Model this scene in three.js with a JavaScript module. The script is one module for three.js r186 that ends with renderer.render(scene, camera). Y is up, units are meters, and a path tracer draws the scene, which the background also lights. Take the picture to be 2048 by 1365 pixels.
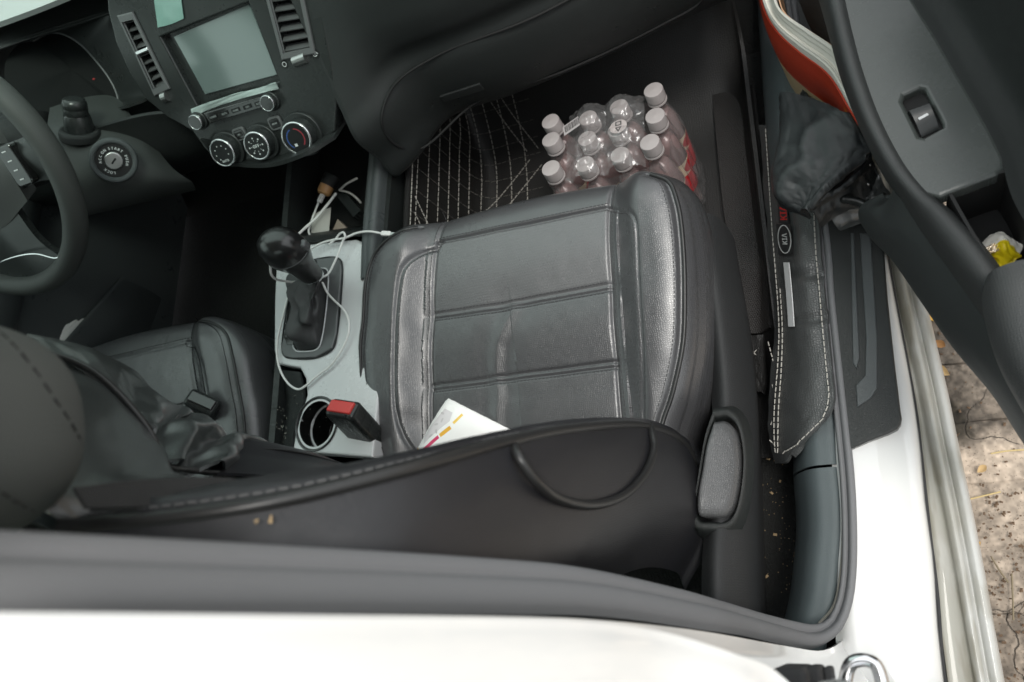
import * as THREE from 'three';
import { mergeGeometries } from 'three/addons/utils/BufferGeometryUtils.js';
import { RoundedBoxGeometry } from 'three/addons/geometries/RoundedBoxGeometry.js';

const scene = new THREE.Scene();
// ---------- camera ----------
const camera = new THREE.PerspectiveCamera(46.45, 1024 / 682, 0.02, 400);
const eye = new THREE.Vector3(0.8140, 1.4810, 0.2900);
camera.position.copy(eye);
camera.up.set(0.1470, 0.2850, -0.9470);
camera.lookAt(eye.x - 0.417, eye.y - 0.850, eye.z - 0.321);
camera.focus = 1.0;
camera.userData.fStop = 6.0;
scene.add(camera);
// ---------- sky: an even overcast, brighter towards the zenith ----------
{
  const w = 64, h = 32, d = new Float32Array(w * h * 4);
  for (let j = 0; j < h; j++) for (let i = 0; i < w; i++) {
    const el = (j + 0.5) / h * Math.PI - Math.PI / 2, s = Math.max(0, Math.sin(el));
    const L = 1.0 * (1.1 + 0.9 * s) / 2, k = (j * w + i) * 4;
    d[k] = L * 0.96; d[k + 1] = L * 1.0; d[k + 2] = L * 1.02; d[k + 3] = 1;
  }
  const t = new THREE.DataTexture(d, w, h, THREE.RGBAFormat, THREE.FloatType);
  t.mapping = THREE.EquirectangularReflectionMapping; t.magFilter = t.minFilter = THREE.LinearFilter; t.needsUpdate = true;
  scene.background = t; scene.environment = t;
}
// ---------- sun behind thin cloud ----------
const sun = new THREE.DirectionalLight(new THREE.Color(1, 0.965, 0.91), 1.1);
sun.position.set(2.4, 5.2, 0.7); sun.target.position.set(0.4, 0.5, 0);
sun.castShadow = true; sun.shadow.radius = 34; sun.shadow.mapSize.set(2048, 2048);
Object.assign(sun.shadow.camera, { left: -3, right: 3, top: 3, bottom: -3, near: 0.5, far: 14 });
scene.add(sun, sun.target);
const EXPOSURE = 2.0;

// ---------- helpers ----------
let seed = 1337;
const rnd = () => { seed = (seed * 1664525 + 1013904223) >>> 0; return seed / 4294967296; };
const rr = (a, b) => a + (b - a) * rnd();
const V3 = (a) => a.isVector3 ? a : new THREE.Vector3(a[0], a[1], a[2]);
const lerp = (a, b, t) => a + (b - a) * t;
const sst = (a, b, x) => { const t = Math.min(1, Math.max(0, (x - a) / (b - a))); return t * t * (3 - 2 * t); };
const hash = (i, j) => { let n = (i * 374761393 + j * 668265263) | 0; n = Math.imul(n ^ (n >>> 13), 1274126177); return ((n ^ (n >>> 16)) >>> 0) / 4294967296; };
function vnoise(x, y, per = 0) {
  const xi = Math.floor(x), yi = Math.floor(y), fx = x - xi, fy = y - yi, u = fx * fx * (3 - 2 * fx), v = fy * fy * (3 - 2 * fy);
  const w = (a) => per ? ((a % per) + per) % per : a;
  return lerp(lerp(hash(w(xi), w(yi)), hash(w(xi + 1), w(yi)), u), lerp(hash(w(xi), w(yi + 1)), hash(w(xi + 1), w(yi + 1)), u), v);
}
const fbm = (x, y, o = 4, per = 0) => { let s = 0, a = 0.5, p = per; for (let i = 0; i < o; i++) { s += a * vnoise(x, y, p); x *= 2; y *= 2; p *= 2; a *= 0.5; } return s / (1 - Math.pow(0.5, o)); };
const used = {};
function nm(n) { if (!(n in used)) { used[n] = 0; return n; } used[n]++; return n + '_' + String(used[n]).padStart(3, '0'); }
function shade(o) { o.traverse((c) => { if (c.isMesh) { c.castShadow = c.receiveShadow = true; } }); }
function thing(name, label, category, group) {
  const g = new THREE.Group(); g.name = nm(name); g.userData = { label, category };
  if (group) g.userData.group = group; scene.add(g); return g;
}
function part(parent, name, geo, mat, label) {
  const g = Array.isArray(geo) ? mergeGeometries(geo.map((q) => { const r = q.index ? q.toNonIndexed() : q; for (const k of Object.keys(r.attributes)) if (!['position', 'normal', 'uv'].includes(k)) r.deleteAttribute(k); return r; })) : geo;
  const m = new THREE.Mesh(g, mat); m.name = name; if (label) m.userData.label = label; parent.add(m); return m;
}
const stuff = (m) => { m.userData.kind = 'stuff'; return m; };
function solo(name, geo, mat, label, category, group) {
  const m = part(scene, nm(name), geo, mat, label); m.userData.category = category; if (group) m.userData.group = group; return m;
}
function planar(g, ax) { // uv in metres from two world axes
  const p = g.attributes.position, uv = new Float32Array(p.count * 2), a = { x: 0, y: 1, z: 2 };
  for (let i = 0; i < p.count; i++) { uv[2 * i] = p.array[3 * i + a[ax[0]]]; uv[2 * i + 1] = p.array[3 * i + a[ax[1]]]; }
  g.setAttribute('uv', new THREE.BufferAttribute(uv, 2)); return g;
}
function cr(pts, t) { // uniform catmull-rom through pts, t in 0..1
  const n = pts.length - 1, f = Math.min(n - 1e-9, Math.max(0, t * n)), i = Math.floor(f), u = f - i;
  const b = pts[i], c = pts[i + 1], a = pts[i - 1] || b.map((v, k) => 2 * v - c[k]), d = pts[i + 2] || c.map((v, k) => 2 * v - b[k]);
  return b.map((_, k) => 0.5 * (2 * b[k] + (c[k] - a[k]) * u + (2 * a[k] - 5 * b[k] + 4 * c[k] - d[k]) * u * u + (3 * b[k] - a[k] - 3 * c[k] + d[k]) * u * u * u));
}
function smp(pts, n) { const o = []; for (let i = 0; i <= n; i++) o.push(cr(pts, i / n)); return o; }
function cum(pts) { const c = [0]; for (let i = 1; i < pts.length; i++) c.push(c[i - 1] + Math.hypot(...pts[i].map((v, k) => v - pts[i - 1][k]))); return c; }
function even(pts, n) { // resample by length
  const q = smp(pts, pts.length * 14), c = cum(q), L = c[c.length - 1], o = []; let j = 0;
  for (let i = 0; i <= n; i++) { const s = L * i / n; while (j < q.length - 2 && c[j + 1] < s) j++; const t = (s - c[j]) / (c[j + 1] - c[j] || 1); o.push(q[j].map((v, k) => lerp(v, q[j + 1][k], t))); }
  return o;
}
function gridGeo(P, nu, nv, uvf) { // P: (nv+1) rows of nu+1 points
  const pos = new Float32Array((nu + 1) * (nv + 1) * 3), uv = new Float32Array((nu + 1) * (nv + 1) * 2), idx = [];
  for (let j = 0; j <= nv; j++) for (let i = 0; i <= nu; i++) {
    const k = j * (nu + 1) + i, p = P[j][i]; pos[3 * k] = p[0]; pos[3 * k + 1] = p[1]; pos[3 * k + 2] = p[2];
    const q = uvf ? uvf(i / nu, j / nv, p) : [i / nu, j / nv]; uv[2 * k] = q[0]; uv[2 * k + 1] = q[1];
    if (i < nu && j < nv) { const a = k, b = k + 1, c = k + nu + 1, d = c + 1; idx.push(a, c, b, b, c, d); }
  }
  const g = new THREE.BufferGeometry();
  g.setAttribute('position', new THREE.BufferAttribute(pos, 3)); g.setAttribute('uv', new THREE.BufferAttribute(uv, 2)); g.setIndex(idx); g.computeVertexNormals(); return g;
}
function patch(rows, nu, nv, o = {}) { // smooth surface through rows of control points, given real thickness
  const A = rows.map((r) => smp(r, nu)), P = [];
  for (let j = 0; j <= nv; j++) P.push([]);
  for (let i = 0; i <= nu; i++) { const col = smp(A.map((r) => r[i]), nv); for (let j = 0; j <= nv; j++) P[j][i] = col[j]; }
  let Lu = 0, Lv = 0; { const m = P[nv >> 1]; Lu = cum(m).pop(); Lv = cum(P.map((r) => r[nu >> 1])).pop(); }
  const uvf = o.uv ? null : (u, v) => [u * Lu, v * Lv];
  let g = gridGeo(P, nu, nv, uvf);
  if (o.disp) {
    const n = g.attributes.normal;
    for (let j = 0; j <= nv; j++) for (let i = 0; i <= nu; i++) { const k = j * (nu + 1) + i, d = o.disp(i / nu, j / nv, P[j][i]); P[j][i] = P[j][i].map((v, c) => v + n.array[3 * k + c] * d); }
    g = gridGeo(P, nu, nv, uvf);
  }
  if (o.th) {
    const n = g.attributes.normal, B = P.map((r, j) => r.map((p, i) => { const k = j * (nu + 1) + i; return p.map((v, c) => v - n.array[3 * k + c] * o.th); }));
    const back = gridGeo(B.map((r) => r.slice().reverse()), nu, nv, uvf), ring = [], ringB = [];
    for (let i = 0; i <= nu; i++) { ring.push(P[0][i]); ringB.push(B[0][i]); }
    for (let j = 1; j <= nv; j++) { ring.push(P[j][nu]); ringB.push(B[j][nu]); }
    for (let i = nu - 1; i >= 0; i--) { ring.push(P[nv][i]); ringB.push(B[nv][i]); }
    for (let j = nv - 1; j >= 0; j--) { ring.push(P[j][0]); ringB.push(B[j][0]); }
    const side = gridGeo([ring, ringB], ring.length - 1, 1, (u, v) => [u, v * 0.01]);
    g = mergeGeometries([g.toNonIndexed(), back.toNonIndexed(), side.toNonIndexed()]);
  }
  if (o.uv) planar(g, o.uv);
  return g;
}
function tube(pts, r, o = {}) {
  if (o.straight) { const q = []; const m = o.closed ? pts.length : pts.length - 1; for (let i = 0; i < m; i++) for (let k = 0; k < 6; k++) q.push(pts[i].map((v, c) => lerp(v, pts[(i + 1) % pts.length][c], k / 6))); if (!o.closed) q.push(pts[pts.length - 1]); pts = q; }
  const n = o.n || Math.max(8, pts.length * 8), c = new THREE.CatmullRomCurve3(pts.map(V3), !!o.closed, 'centripetal');
  return new THREE.TubeGeometry(c, n, r, o.seg || 8, !!o.closed);
}
function cap(p, r) { const g = new THREE.SphereGeometry(r, 12, 8); g.translate(p[0], p[1], p[2]); return g; }
function rod(pts, r, o = {}) { const a = [tube(pts, r, o), cap(pts[0], r), cap(pts[pts.length - 1], r)]; return mergeGeometries(a.map((g) => (g.index ? g.toNonIndexed() : g))); }
const shp = (pts, smooth) => { const s = new THREE.Shape(); const q = smooth ? smp([...pts, pts[0]], pts.length * 8).slice(0, -1) : pts; q.forEach((p, i) => i ? s.lineTo(p[0], p[1]) : s.moveTo(p[0], p[1])); s.closePath(); return s; };
function rrShape(w, h, r, cx = 0, cy = 0) { const s = new THREE.Shape(), x = cx - w / 2, y = cy - h / 2; s.moveTo(x + r, y); s.lineTo(x + w - r, y); s.quadraticCurveTo(x + w, y, x + w, y + r); s.lineTo(x + w, y + h - r); s.quadraticCurveTo(x + w, y + h, x + w - r, y + h); s.lineTo(x + r, y + h); s.quadraticCurveTo(x, y + h, x, y + h - r); s.lineTo(x, y + r); s.quadraticCurveTo(x, y, x + r, y); return s; }
function ext(shape, depth, bevel = 0, holes, o = {}) { // extruded towards +z, front face at z = 0
  if (holes) for (const h of holes) shape.holes.push(h);
  const g = new THREE.ExtrudeGeometry(shape, { depth: Math.max(1e-4, depth - 2 * bevel), bevelEnabled: bevel > 0, bevelThickness: bevel, bevelSize: bevel, bevelOffset: -bevel, bevelSegments: o.bs || 3, curveSegments: o.cs || 12 });
  g.translate(0, 0, -depth + bevel); return g;
}
function plate(outline, y, th, bevel, o = {}) { // horizontal plate, outline [x,z], top at y
  const g = ext(shp(outline.map(([x, z]) => [x, -z]), o.smooth), th, bevel, (o.holes || []).map((h) => shp(h.map(([x, z]) => [x, -z]), o.hsmooth)));
  g.rotateX(-Math.PI / 2); g.translate(0, y, 0); return g;
}
function frame(o, ex, ey, ez) { return new THREE.Matrix4().makeBasis(V3(ex).normalize(), V3(ey).normalize(), V3(ez).normalize()).setPosition(V3(o)); }
function facing(o, n, up = [0, 1, 0]) { const z = V3(n).clone().normalize(), x = V3(up).clone().cross(z).normalize(), y = z.clone().cross(x); return new THREE.Matrix4().makeBasis(x, y, z).setPosition(V3(o)); }
const at = (g, m) => { g.applyMatrix4(m); return g; };
const mv = (g, x, y, z) => { g.translate(x, y, z); return g; };
function disc(r, h, o = {}) { const g = new THREE.LatheGeometry((o.prof || [[0, h], [r - h * 0.3, h], [r - h * 0.08, h * 0.9], [r, h * 0.65], [r, 0]]).map((p) => new THREE.Vector2(...p)), o.n || 40); g.rotateX(Math.PI / 2); return g; }
function ring(r0, r1, h, n = 44) { const m = (r0 + r1) / 2; return disc(0, 0, { n, prof: [[r0, 0], [r0, h * 0.6], [lerp(r0, m, 0.4), h * 0.95], [m, h], [lerp(m, r1, 0.6), h * 0.95], [r1, h * 0.6], [r1, 0]] }); }
function stitch(pts, o = {}) { // separate stitches along a path
  const sp = o.sp || 0.006, ln = o.len || 0.004, r = o.r || 0.0006, L = cum(smp(pts, pts.length * 10)).pop(), n = Math.max(2, Math.round(L / sp)), q = even(pts, n), out = [], base = new THREE.CylinderGeometry(r, r, ln, 5, 1), up = new THREE.Vector3(0, 1, 0);
  for (let i = 0; i < n; i++) {
    const a = V3(q[i]), d = V3(q[i + 1]).sub(a).normalize(), g = base.clone(); d.x += (rnd() - 0.5) * 0.12; d.z += (rnd() - 0.5) * 0.12; d.normalize();
    g.applyQuaternion(new THREE.Quaternion().setFromUnitVectors(up, d)); g.translate(a.x, a.y + (o.lift || 0), a.z); out.push(g.index ? g.toNonIndexed() : g);
  }
  return mergeGeometries(out);
}
const pathOf = (pts, n = 40) => smp(pts, n);

// ---------- textures ----------
function dataTex(n, f, srgb) {
  const d = new Uint8Array(n * n * 4);
  for (let j = 0; j < n; j++) for (let i = 0; i < n; i++) { const c = f(i / n, j / n), k = (j * n + i) * 4; const a = Array.isArray(c) ? c : [c, c, c]; for (let q = 0; q < 3; q++) d[k + q] = Math.max(0, Math.min(255, a[q] * 255)); d[k + 3] = 255; }
  const t = new THREE.DataTexture(d, n, n); t.wrapS = t.wrapT = THREE.RepeatWrapping; t.magFilter = THREE.LinearFilter; t.minFilter = THREE.LinearMipmapLinearFilter; t.generateMipmaps = true; if (srgb) t.colorSpace = THREE.SRGBColorSpace; t.needsUpdate = true; return t;
}
function rep(t, s) { const c = t.clone(); c.repeat.set(1 / s, 1 / s); c.needsUpdate = true; return c; }
function worley(x, y, n) {
  const X = x * n, Y = y * n, xi = Math.floor(X), yi = Math.floor(Y); let a = 9, b = 9;
  for (let dj = -1; dj <= 1; dj++) for (let di = -1; di <= 1; di++) { const ci = xi + di, cj = yi + dj, wi = ((ci % n) + n) % n, wj = ((cj % n) + n) % n, px = ci + 0.15 + 0.7 * hash(wi, wj), py = cj + 0.15 + 0.7 * hash(wi + 91, wj + 37), d = Math.hypot(X - px, Y - py); if (d < a) { b = a; a = d; } else if (d < b) b = d; }
  return [a, b];
}
const tGrain = dataTex(512, (x, y) => { const [a, b] = worley(x, y, 40), e = Math.min(1, (b - a) * 2.4); return 0.25 + 0.6 * Math.sqrt(e) * (0.75 + 0.25 * fbm(x * 8, y * 8, 3, 8)); });
const tFine = dataTex(256, (x, y) => { const [a, b] = worley(x + 0.3, y + 0.1, 64); return 0.3 + 0.7 * Math.min(1, (b - a) * 1.6); });
const tPerf = dataTex(512, (x, y) => { const n = 20; let u = x * n, v = y * n; if (Math.floor(v) % 2) u += 0.5; const d = Math.hypot(u - Math.floor(u) - 0.5, v - Math.floor(v) - 0.5); const [a, b] = worley(x, y, 60); return d < 0.16 ? 0.1 : 0.72 + 0.2 * Math.min(1, (b - a) * 2); });
const tSoft = dataTex(256, (x, y) => fbm(x * 6, y * 6, 5, 6));
const tRough = dataTex(512, (x, y) => { const s = fbm(x * 5, y * 5, 5, 5), f = fbm(x * 40 + 7, y * 40, 3, 40); return 0.62 + 0.35 * (s - 0.5) + 0.2 * (f - 0.5); });
const tCarpet = dataTex(256, (x, y) => 0.2 + 0.8 * fbm(x * 48, y * 48, 2, 48));
const tWeave = dataTex(128, (x, y) => { const u = x * 16, v = y * 16, c = (Math.floor(u) + Math.floor(v)) % 2; return 0.3 + 0.7 * Math.abs(Math.sin(Math.PI * (c ? u : v))); });
const tMesh = dataTex(128, (x, y) => { const n = 12; let u = x * n, v = y * n; if (Math.floor(v) % 2) u += 0.5; const d = Math.hypot(u - Math.floor(u) - 0.5, v - Math.floor(v) - 0.5); return d < 0.33 ? 0 : 1; });
const tRub = dataTex(256, (x, y) => { const n = 24; let u = x * n, v = y * n; if (Math.floor(v) % 2) u += 0.5; const d = Math.hypot(u - Math.floor(u) - 0.5, v - Math.floor(v) - 0.5); return d < 0.36 ? 1 - d : 0.2; });
function canvasTex(w, h, draw) { const c = document.createElement('canvas'); c.width = w; c.height = h; const g = c.getContext('2d'); draw(g, w, h); const t = new THREE.CanvasTexture(c); t.colorSpace = THREE.SRGBColorSpace; return t; }
// ---------- materials (linear base colours) ----------
const C = (r, g, b) => new THREE.Color().setRGB(r, g === undefined ? r : g, b === undefined ? r : b);
const std = (c, rough, o = {}) => new THREE.MeshPhysicalMaterial({ color: c, roughness: rough, side: THREE.DoubleSide, ...o });
const grainS = 0.105, fineS = 0.07;
const M = {
  leather: std(C(0.060, 0.060, 0.063), 0.48, { clearcoat: 0.9, clearcoatRoughness: 0.34, bumpMap: rep(tGrain, grainS), bumpScale: 0.0004, roughnessMap: rep(tRough, 0.35) }),
  perf: std(C(0.100, 0.100, 0.103), 0.50, { bumpMap: rep(tPerf, 0.075), bumpScale: 0.0006, clearcoat: 0.9, clearcoatRoughness: 0.36, roughnessMap: rep(tRough, 0.35) }),
  leatherSoft: std(C(0.055, 0.061, 0.060), 0.32, { clearcoat: 0.9, clearcoatRoughness: 0.25, bumpMap: rep(tGrain, 0.12), bumpScale: 0.0004 }),
  coverSide: std(C(0.017, 0.017, 0.0195), 0.40, { bumpMap: rep(tGrain, 0.08), bumpScale: 0.0003 }),
  piping: std(C(0.02), 0.38),
  thread: std(C(0.06, 0.06, 0.062), 0.95),
  threadWhite: std(C(0.46, 0.44, 0.40), 0.85),
  plastic: std(C(0.019, 0.0215, 0.021), 0.62, { bumpMap: rep(tFine, fineS), bumpScale: 0.0005, roughnessMap: rep(tRough, 0.3) }),
  plasticGrey: std(C(0.075, 0.084, 0.086), 0.6, { bumpMap: rep(tFine, fineS), bumpScale: 0.0005, roughnessMap: rep(tRough, 0.3) }),
  smooth: std(C(0.020, 0.0225, 0.022), 0.5, { roughnessMap: rep(tRough, 0.2) }),
  satin: std(C(0.62, 0.62, 0.625), 0.5, { metalness: 0.1, roughnessMap: rep(tRough, 0.25) }),
  satinDark: std(C(0.12, 0.123, 0.125), 0.4, { metalness: 0.2 }),
  gloss: std(C(0.012), 0.16, { clearcoat: 0.6, clearcoatRoughness: 0.08 }),
  knobGloss: std(C(0.014), 0.3, { clearcoat: 0.5, clearcoatRoughness: 0.18 }),
  black: std(C(0.008), 0.75),
  chrome: std(C(0.72, 0.72, 0.73), 0.18, { metalness: 1 }),
  steel: std(C(0.45, 0.45, 0.44), 0.34, { metalness: 1 }),
  rubber: std(C(0.028, 0.028, 0.029), 0.72, { bumpMap: rep(tSoft, 0.05), bumpScale: 0.0003 }),
  sealGrey: std(C(0.17, 0.172, 0.178), 0.8, { bumpMap: rep(tCarpet, 0.02), bumpScale: 0.0002 }),
  carpet: std(C(0.010, 0.0105, 0.010), 0.95, { bumpMap: rep(tCarpet, 0.05), bumpScale: 0.0025 }),
  mat: std(C(0.014, 0.0135, 0.013), 0.5, { bumpMap: rep(tGrain, 0.16), bumpScale: 0.0006 }),
  tread: std(C(0.024, 0.022, 0.021), 0.55, { bumpMap: rep(tRub, 0.08), bumpScale: 0.0012 }),
  weave: std(C(0.03), 0.85, { bumpMap: rep(tWeave, 0.03), bumpScale: 0.0008 }),
  grille: std(C(0.02), 0.7, { bumpMap: rep(tMesh, 0.03), bumpScale: 0.001 }),
  white: std(C(0.66, 0.66, 0.648), 0.32, { clearcoat: 1, clearcoatRoughness: 0.04 }),
  headliner: std(C(0.66, 0.65, 0.63), 0.95),
  glass: std(C(0.85, 0.925, 0.89), 0.0, { transmission: 1, thickness: 0, ior: 1.5 }),
  red: std(C(0.62, 0.045, 0.04), 0.35),
  cable: std(C(0.80, 0.79, 0.77), 0.42),
  paper: std(C(0.72, 0.69, 0.62), 0.9),
  paperWhite: std(C(0.80, 0.79, 0.77), 0.85),
  capWhite: std(C(0.38, 0.345, 0.34), 0.45),
  bottle: std(C(0.93, 0.90, 0.90), 0.08, { transmission: 0.94, thickness: 0, ior: 1.45 }),
  film: std(C(0.93, 0.92, 0.92), 0.16, { transmission: 0.93, thickness: 0, ior: 1.5, specularIntensity: 1 }),
  printWhite: std(C(0.72), 0.7), printRed: std(C(0.62, 0.03, 0.03), 0.7),
};

// ---------- ground: dusty paving beside the car ----------
const gnd = (() => {
  const n = 1024;
  const cr2 = [];
  for (let k = 0; k < 46; k++) { let x = rnd(), y = rnd(), a = rr(0, 6.28); const p = [[x, y]]; for (let i = 0; i < 22; i++) { a += rr(-0.8, 0.8); x += Math.cos(a) * 0.009; y += Math.sin(a) * 0.009; p.push([x, y]); } cr2.push(p); }
  const H = new Float32Array(n * n), D = new Float32Array(n * n);
  for (let j = 0; j < n; j++) for (let i = 0; i < n; i++) { const x = i / n, y = j / n; D[j * n + i] = fbm(x * 7, y * 7, 6, 7); H[j * n + i] = 0.55 * fbm(x * 16 + 3, y * 16, 5, 16) + 0.35 * fbm(x * 120, y * 120, 2, 120); }
  for (const p of cr2) for (let s = 0; s < p.length - 1; s++) for (let t = 0; t < 14; t++) { const x = lerp(p[s][0], p[s + 1][0], t / 14), y = lerp(p[s][1], p[s + 1][1], t / 14), ii = ((Math.floor(x * n) % n) + n) % n, jj = ((Math.floor(y * n) % n) + n) % n; H[jj * n + ii] -= 0.5; D[jj * n + ii] = -1; if (s > 4 && s < 16) { H[jj * n + (ii + 1) % n] -= 0.3; D[jj * n + (ii + 1) % n] = -0.6; } }
  const col = new Uint8Array(n * n * 4), hh = new Uint8Array(n * n * 4);
  for (let k = 0; k < n * n; k++) {
    const x = (k % n) / n, y = Math.floor(k / n) / n, d = D[k], b = d < -0.1 ? 0.4 : 0.70 + 0.75 * (d - 0.5) + 0.75 * (H[k] - 0.45), w = fbm(x * 5 + 9, y * 5 + 2, 4, 5), spot = hash(k, 77) > 0.988 ? 0.5 : 1, moss = sst(0.62, 0.72, fbm(x * 9 + 4, y * 9 + 1, 5, 9));
    let r = b * 0.93 * spot, g = b * (0.855 + 0.01 * w) * spot, bl = b * (0.775 + 0.02 * w) * spot;
    r = lerp(r, 0.30 * b, moss * 0.6); g = lerp(g, 0.27 * b, moss * 0.6); bl = lerp(bl, 0.20 * b, moss * 0.6);
    col.set([r * 255, g * 255, bl * 255, 255].map((v) => Math.max(0, Math.min(255, v))), k * 4); const q = Math.max(0, Math.min(255, H[k] * 255)); hh.set([q, q, q, 255], k * 4);
  }
  const mk = (d, s) => { const t = new THREE.DataTexture(d, n, n); t.wrapS = t.wrapT = THREE.RepeatWrapping; t.magFilter = THREE.LinearFilter; t.minFilter = THREE.LinearMipmapLinearFilter; t.generateMipmaps = true; if (s) t.colorSpace = THREE.SRGBColorSpace; t.repeat.set(1 / 0.9, 1 / 0.9); t.needsUpdate = true; return t; };
  return std(C(0.90, 0.875, 0.85), 0.95, { map: mk(col, true), bumpMap: mk(hh), bumpScale: 0.006 });
})();
{
  const g = planar(new THREE.PlaneGeometry(80, 80).rotateX(-Math.PI / 2).translate(0, -0.012, 0), 'xz');
  const ground = part(scene, 'ground', g, gnd); ground.userData = { kind: 'structure', label: 'dusty cracked paving with dry litter beside the car sill', category: 'ground' };
  const bw = 0.20, bd = 0.10;
  for (let r = -7; r < 11; r++) for (let c = 0; c < 5; c++) {
    const x0 = 0.70 + c * bw + (r % 2 ? bw / 2 : 0), z0 = r * bd - 0.1, nu = 10, nv = 6, P = [];
    const dy = rr(-0.003, 0.002);
    for (let j = 0; j <= nv; j++) { P.push([]); for (let i = 0; i <= nu; i++) { const u = i / nu, v = j / nv, e = Math.min(u * bw, (1 - u) * bw, v * bd, (1 - v) * bd), dr = 0.005 * (1 - sst(0, 0.008, e)); P[j].push([x0 + lerp(0.001, bw - 0.001, u) + (fbm(u * 3 + r, v * 3 + c, 2) - 0.5) * 0.008, dy - 0.003 + 0.010 * fbm((x0 + u * bw) * 14, (z0 + v * bd) * 14, 3) - 0.005 - dr, z0 + lerp(0.001, bd - 0.001, v) + (fbm(u * 3 + 5, v * 3 + r * 2, 2) - 0.5) * 0.006]); } }
    part(ground, 'paver', planar(gridGeo(P, nu, nv), 'xz'), gnd);
  }
}
// litter
const leafMat = [std(C(0.62, 0.36, 0.06), 0.7), std(C(0.34, 0.17, 0.06), 0.8), std(C(0.5, 0.34, 0.16), 0.8)];
function leafGeo(x, z, s, a, curl) {
  const P = []; for (let j = 0; j <= 6; j++) { P.push([]); const v = j / 6, w = Math.sin(Math.PI * Math.pow(v, 0.8)) * 0.32 * s; for (let i = 0; i <= 4; i++) { const u = i / 4 * 2 - 1, lx = u * w, lz = (v - 0.5) * s, y = 0.006 + curl * (u * u * w + Math.pow(v - 0.5, 2) * s); P[j].push([x + lx * Math.cos(a) - lz * Math.sin(a), y, z + lx * Math.sin(a) + lz * Math.cos(a)]); } }
  return gridGeo(P, 4, 6);
}
{
  const spots = [[0.9,0.004,-0.1879],[0.8971,0.004,-0.1356],[0.8932,0.004,-0.0872],[0.8914,0.004,0.1973],[0.9242,0.004,-0.1629],[0.9238,0.004,0.0801]];
  spots.forEach((p, i) => solo('dry_leaf', leafGeo(p[0] + 0.004, p[2], [0.045, 0.022, 0.028, 0.024, 0.026, 0.018][i], rr(0, 6), 0.5), leafMat[i % 3], ['largest yellow leaf on the paving below the open door', 'small brown leaf on the paving just under the door edge', 'tan leaf on the paving near the middle of the sill', 'yellow leaf on the paving closest to the rear end of the sill', 'yellow leaf fragment on the paving beside the largest leaf', 'brown leaf scrap on the paving by the dry straws'][i], 'leaf', 'fallen leaves on the paving'));
  const st = [[[0.891,0.006,0.1282],[0.9163,0.006,0.1235],[0.9463,0.006,0.1176]], [[0.9453,0.006,0.0564],[0.9664,0.006,0.0543],[0.997,0.006,0.0546]], [[0.9176,0.006,0.2158],[0.9244,0.006,0.2346],[0.933,0.006,0.2532]], [[0.9402,0.006,0.2424],[0.935,0.006,0.2787],[0.9305,0.006,0.3073]]];
  st.forEach((p, i) => solo('dry_straw', rod(p, 0.0014, { n: 10, seg: 6 }), i < 2 ? std(C(0.55, 0.42, 0.2), 0.8) : std(C(0.2, 0.16, 0.1), 0.85), ['pale straw on the paving touching the sill', 'pale straw on the paving at the right picture edge', 'dark twig on the paving slanting down towards the right', 'dark twig on the paving running straight along the car'][i], 'straw', 'straws and twigs on the paving'));
  const fl = []; for (let k = 0; k < 1500; k++) { const c = rnd() < 0.5; const x = 0.86 + Math.pow(rnd(), 1.3) * 0.4, z = c ? rr(0.12, 0.45) : rr(-0.5, 0.5), s = rr(0.0006, 0.0034); const g = new THREE.TetrahedronGeometry(s).scale(1.6, 0.5, 1).rotateY(rr(0, 6)); g.translate(x, 0.002, z); fl.push(g); }
  const m = solo('ground_litter', mergeGeometries(fl), std(C(0.12, 0.075, 0.045), 0.9), 'brown crumbs of soil and leaf scattered on the paving', 'litter'); stuff(m);
}
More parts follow.
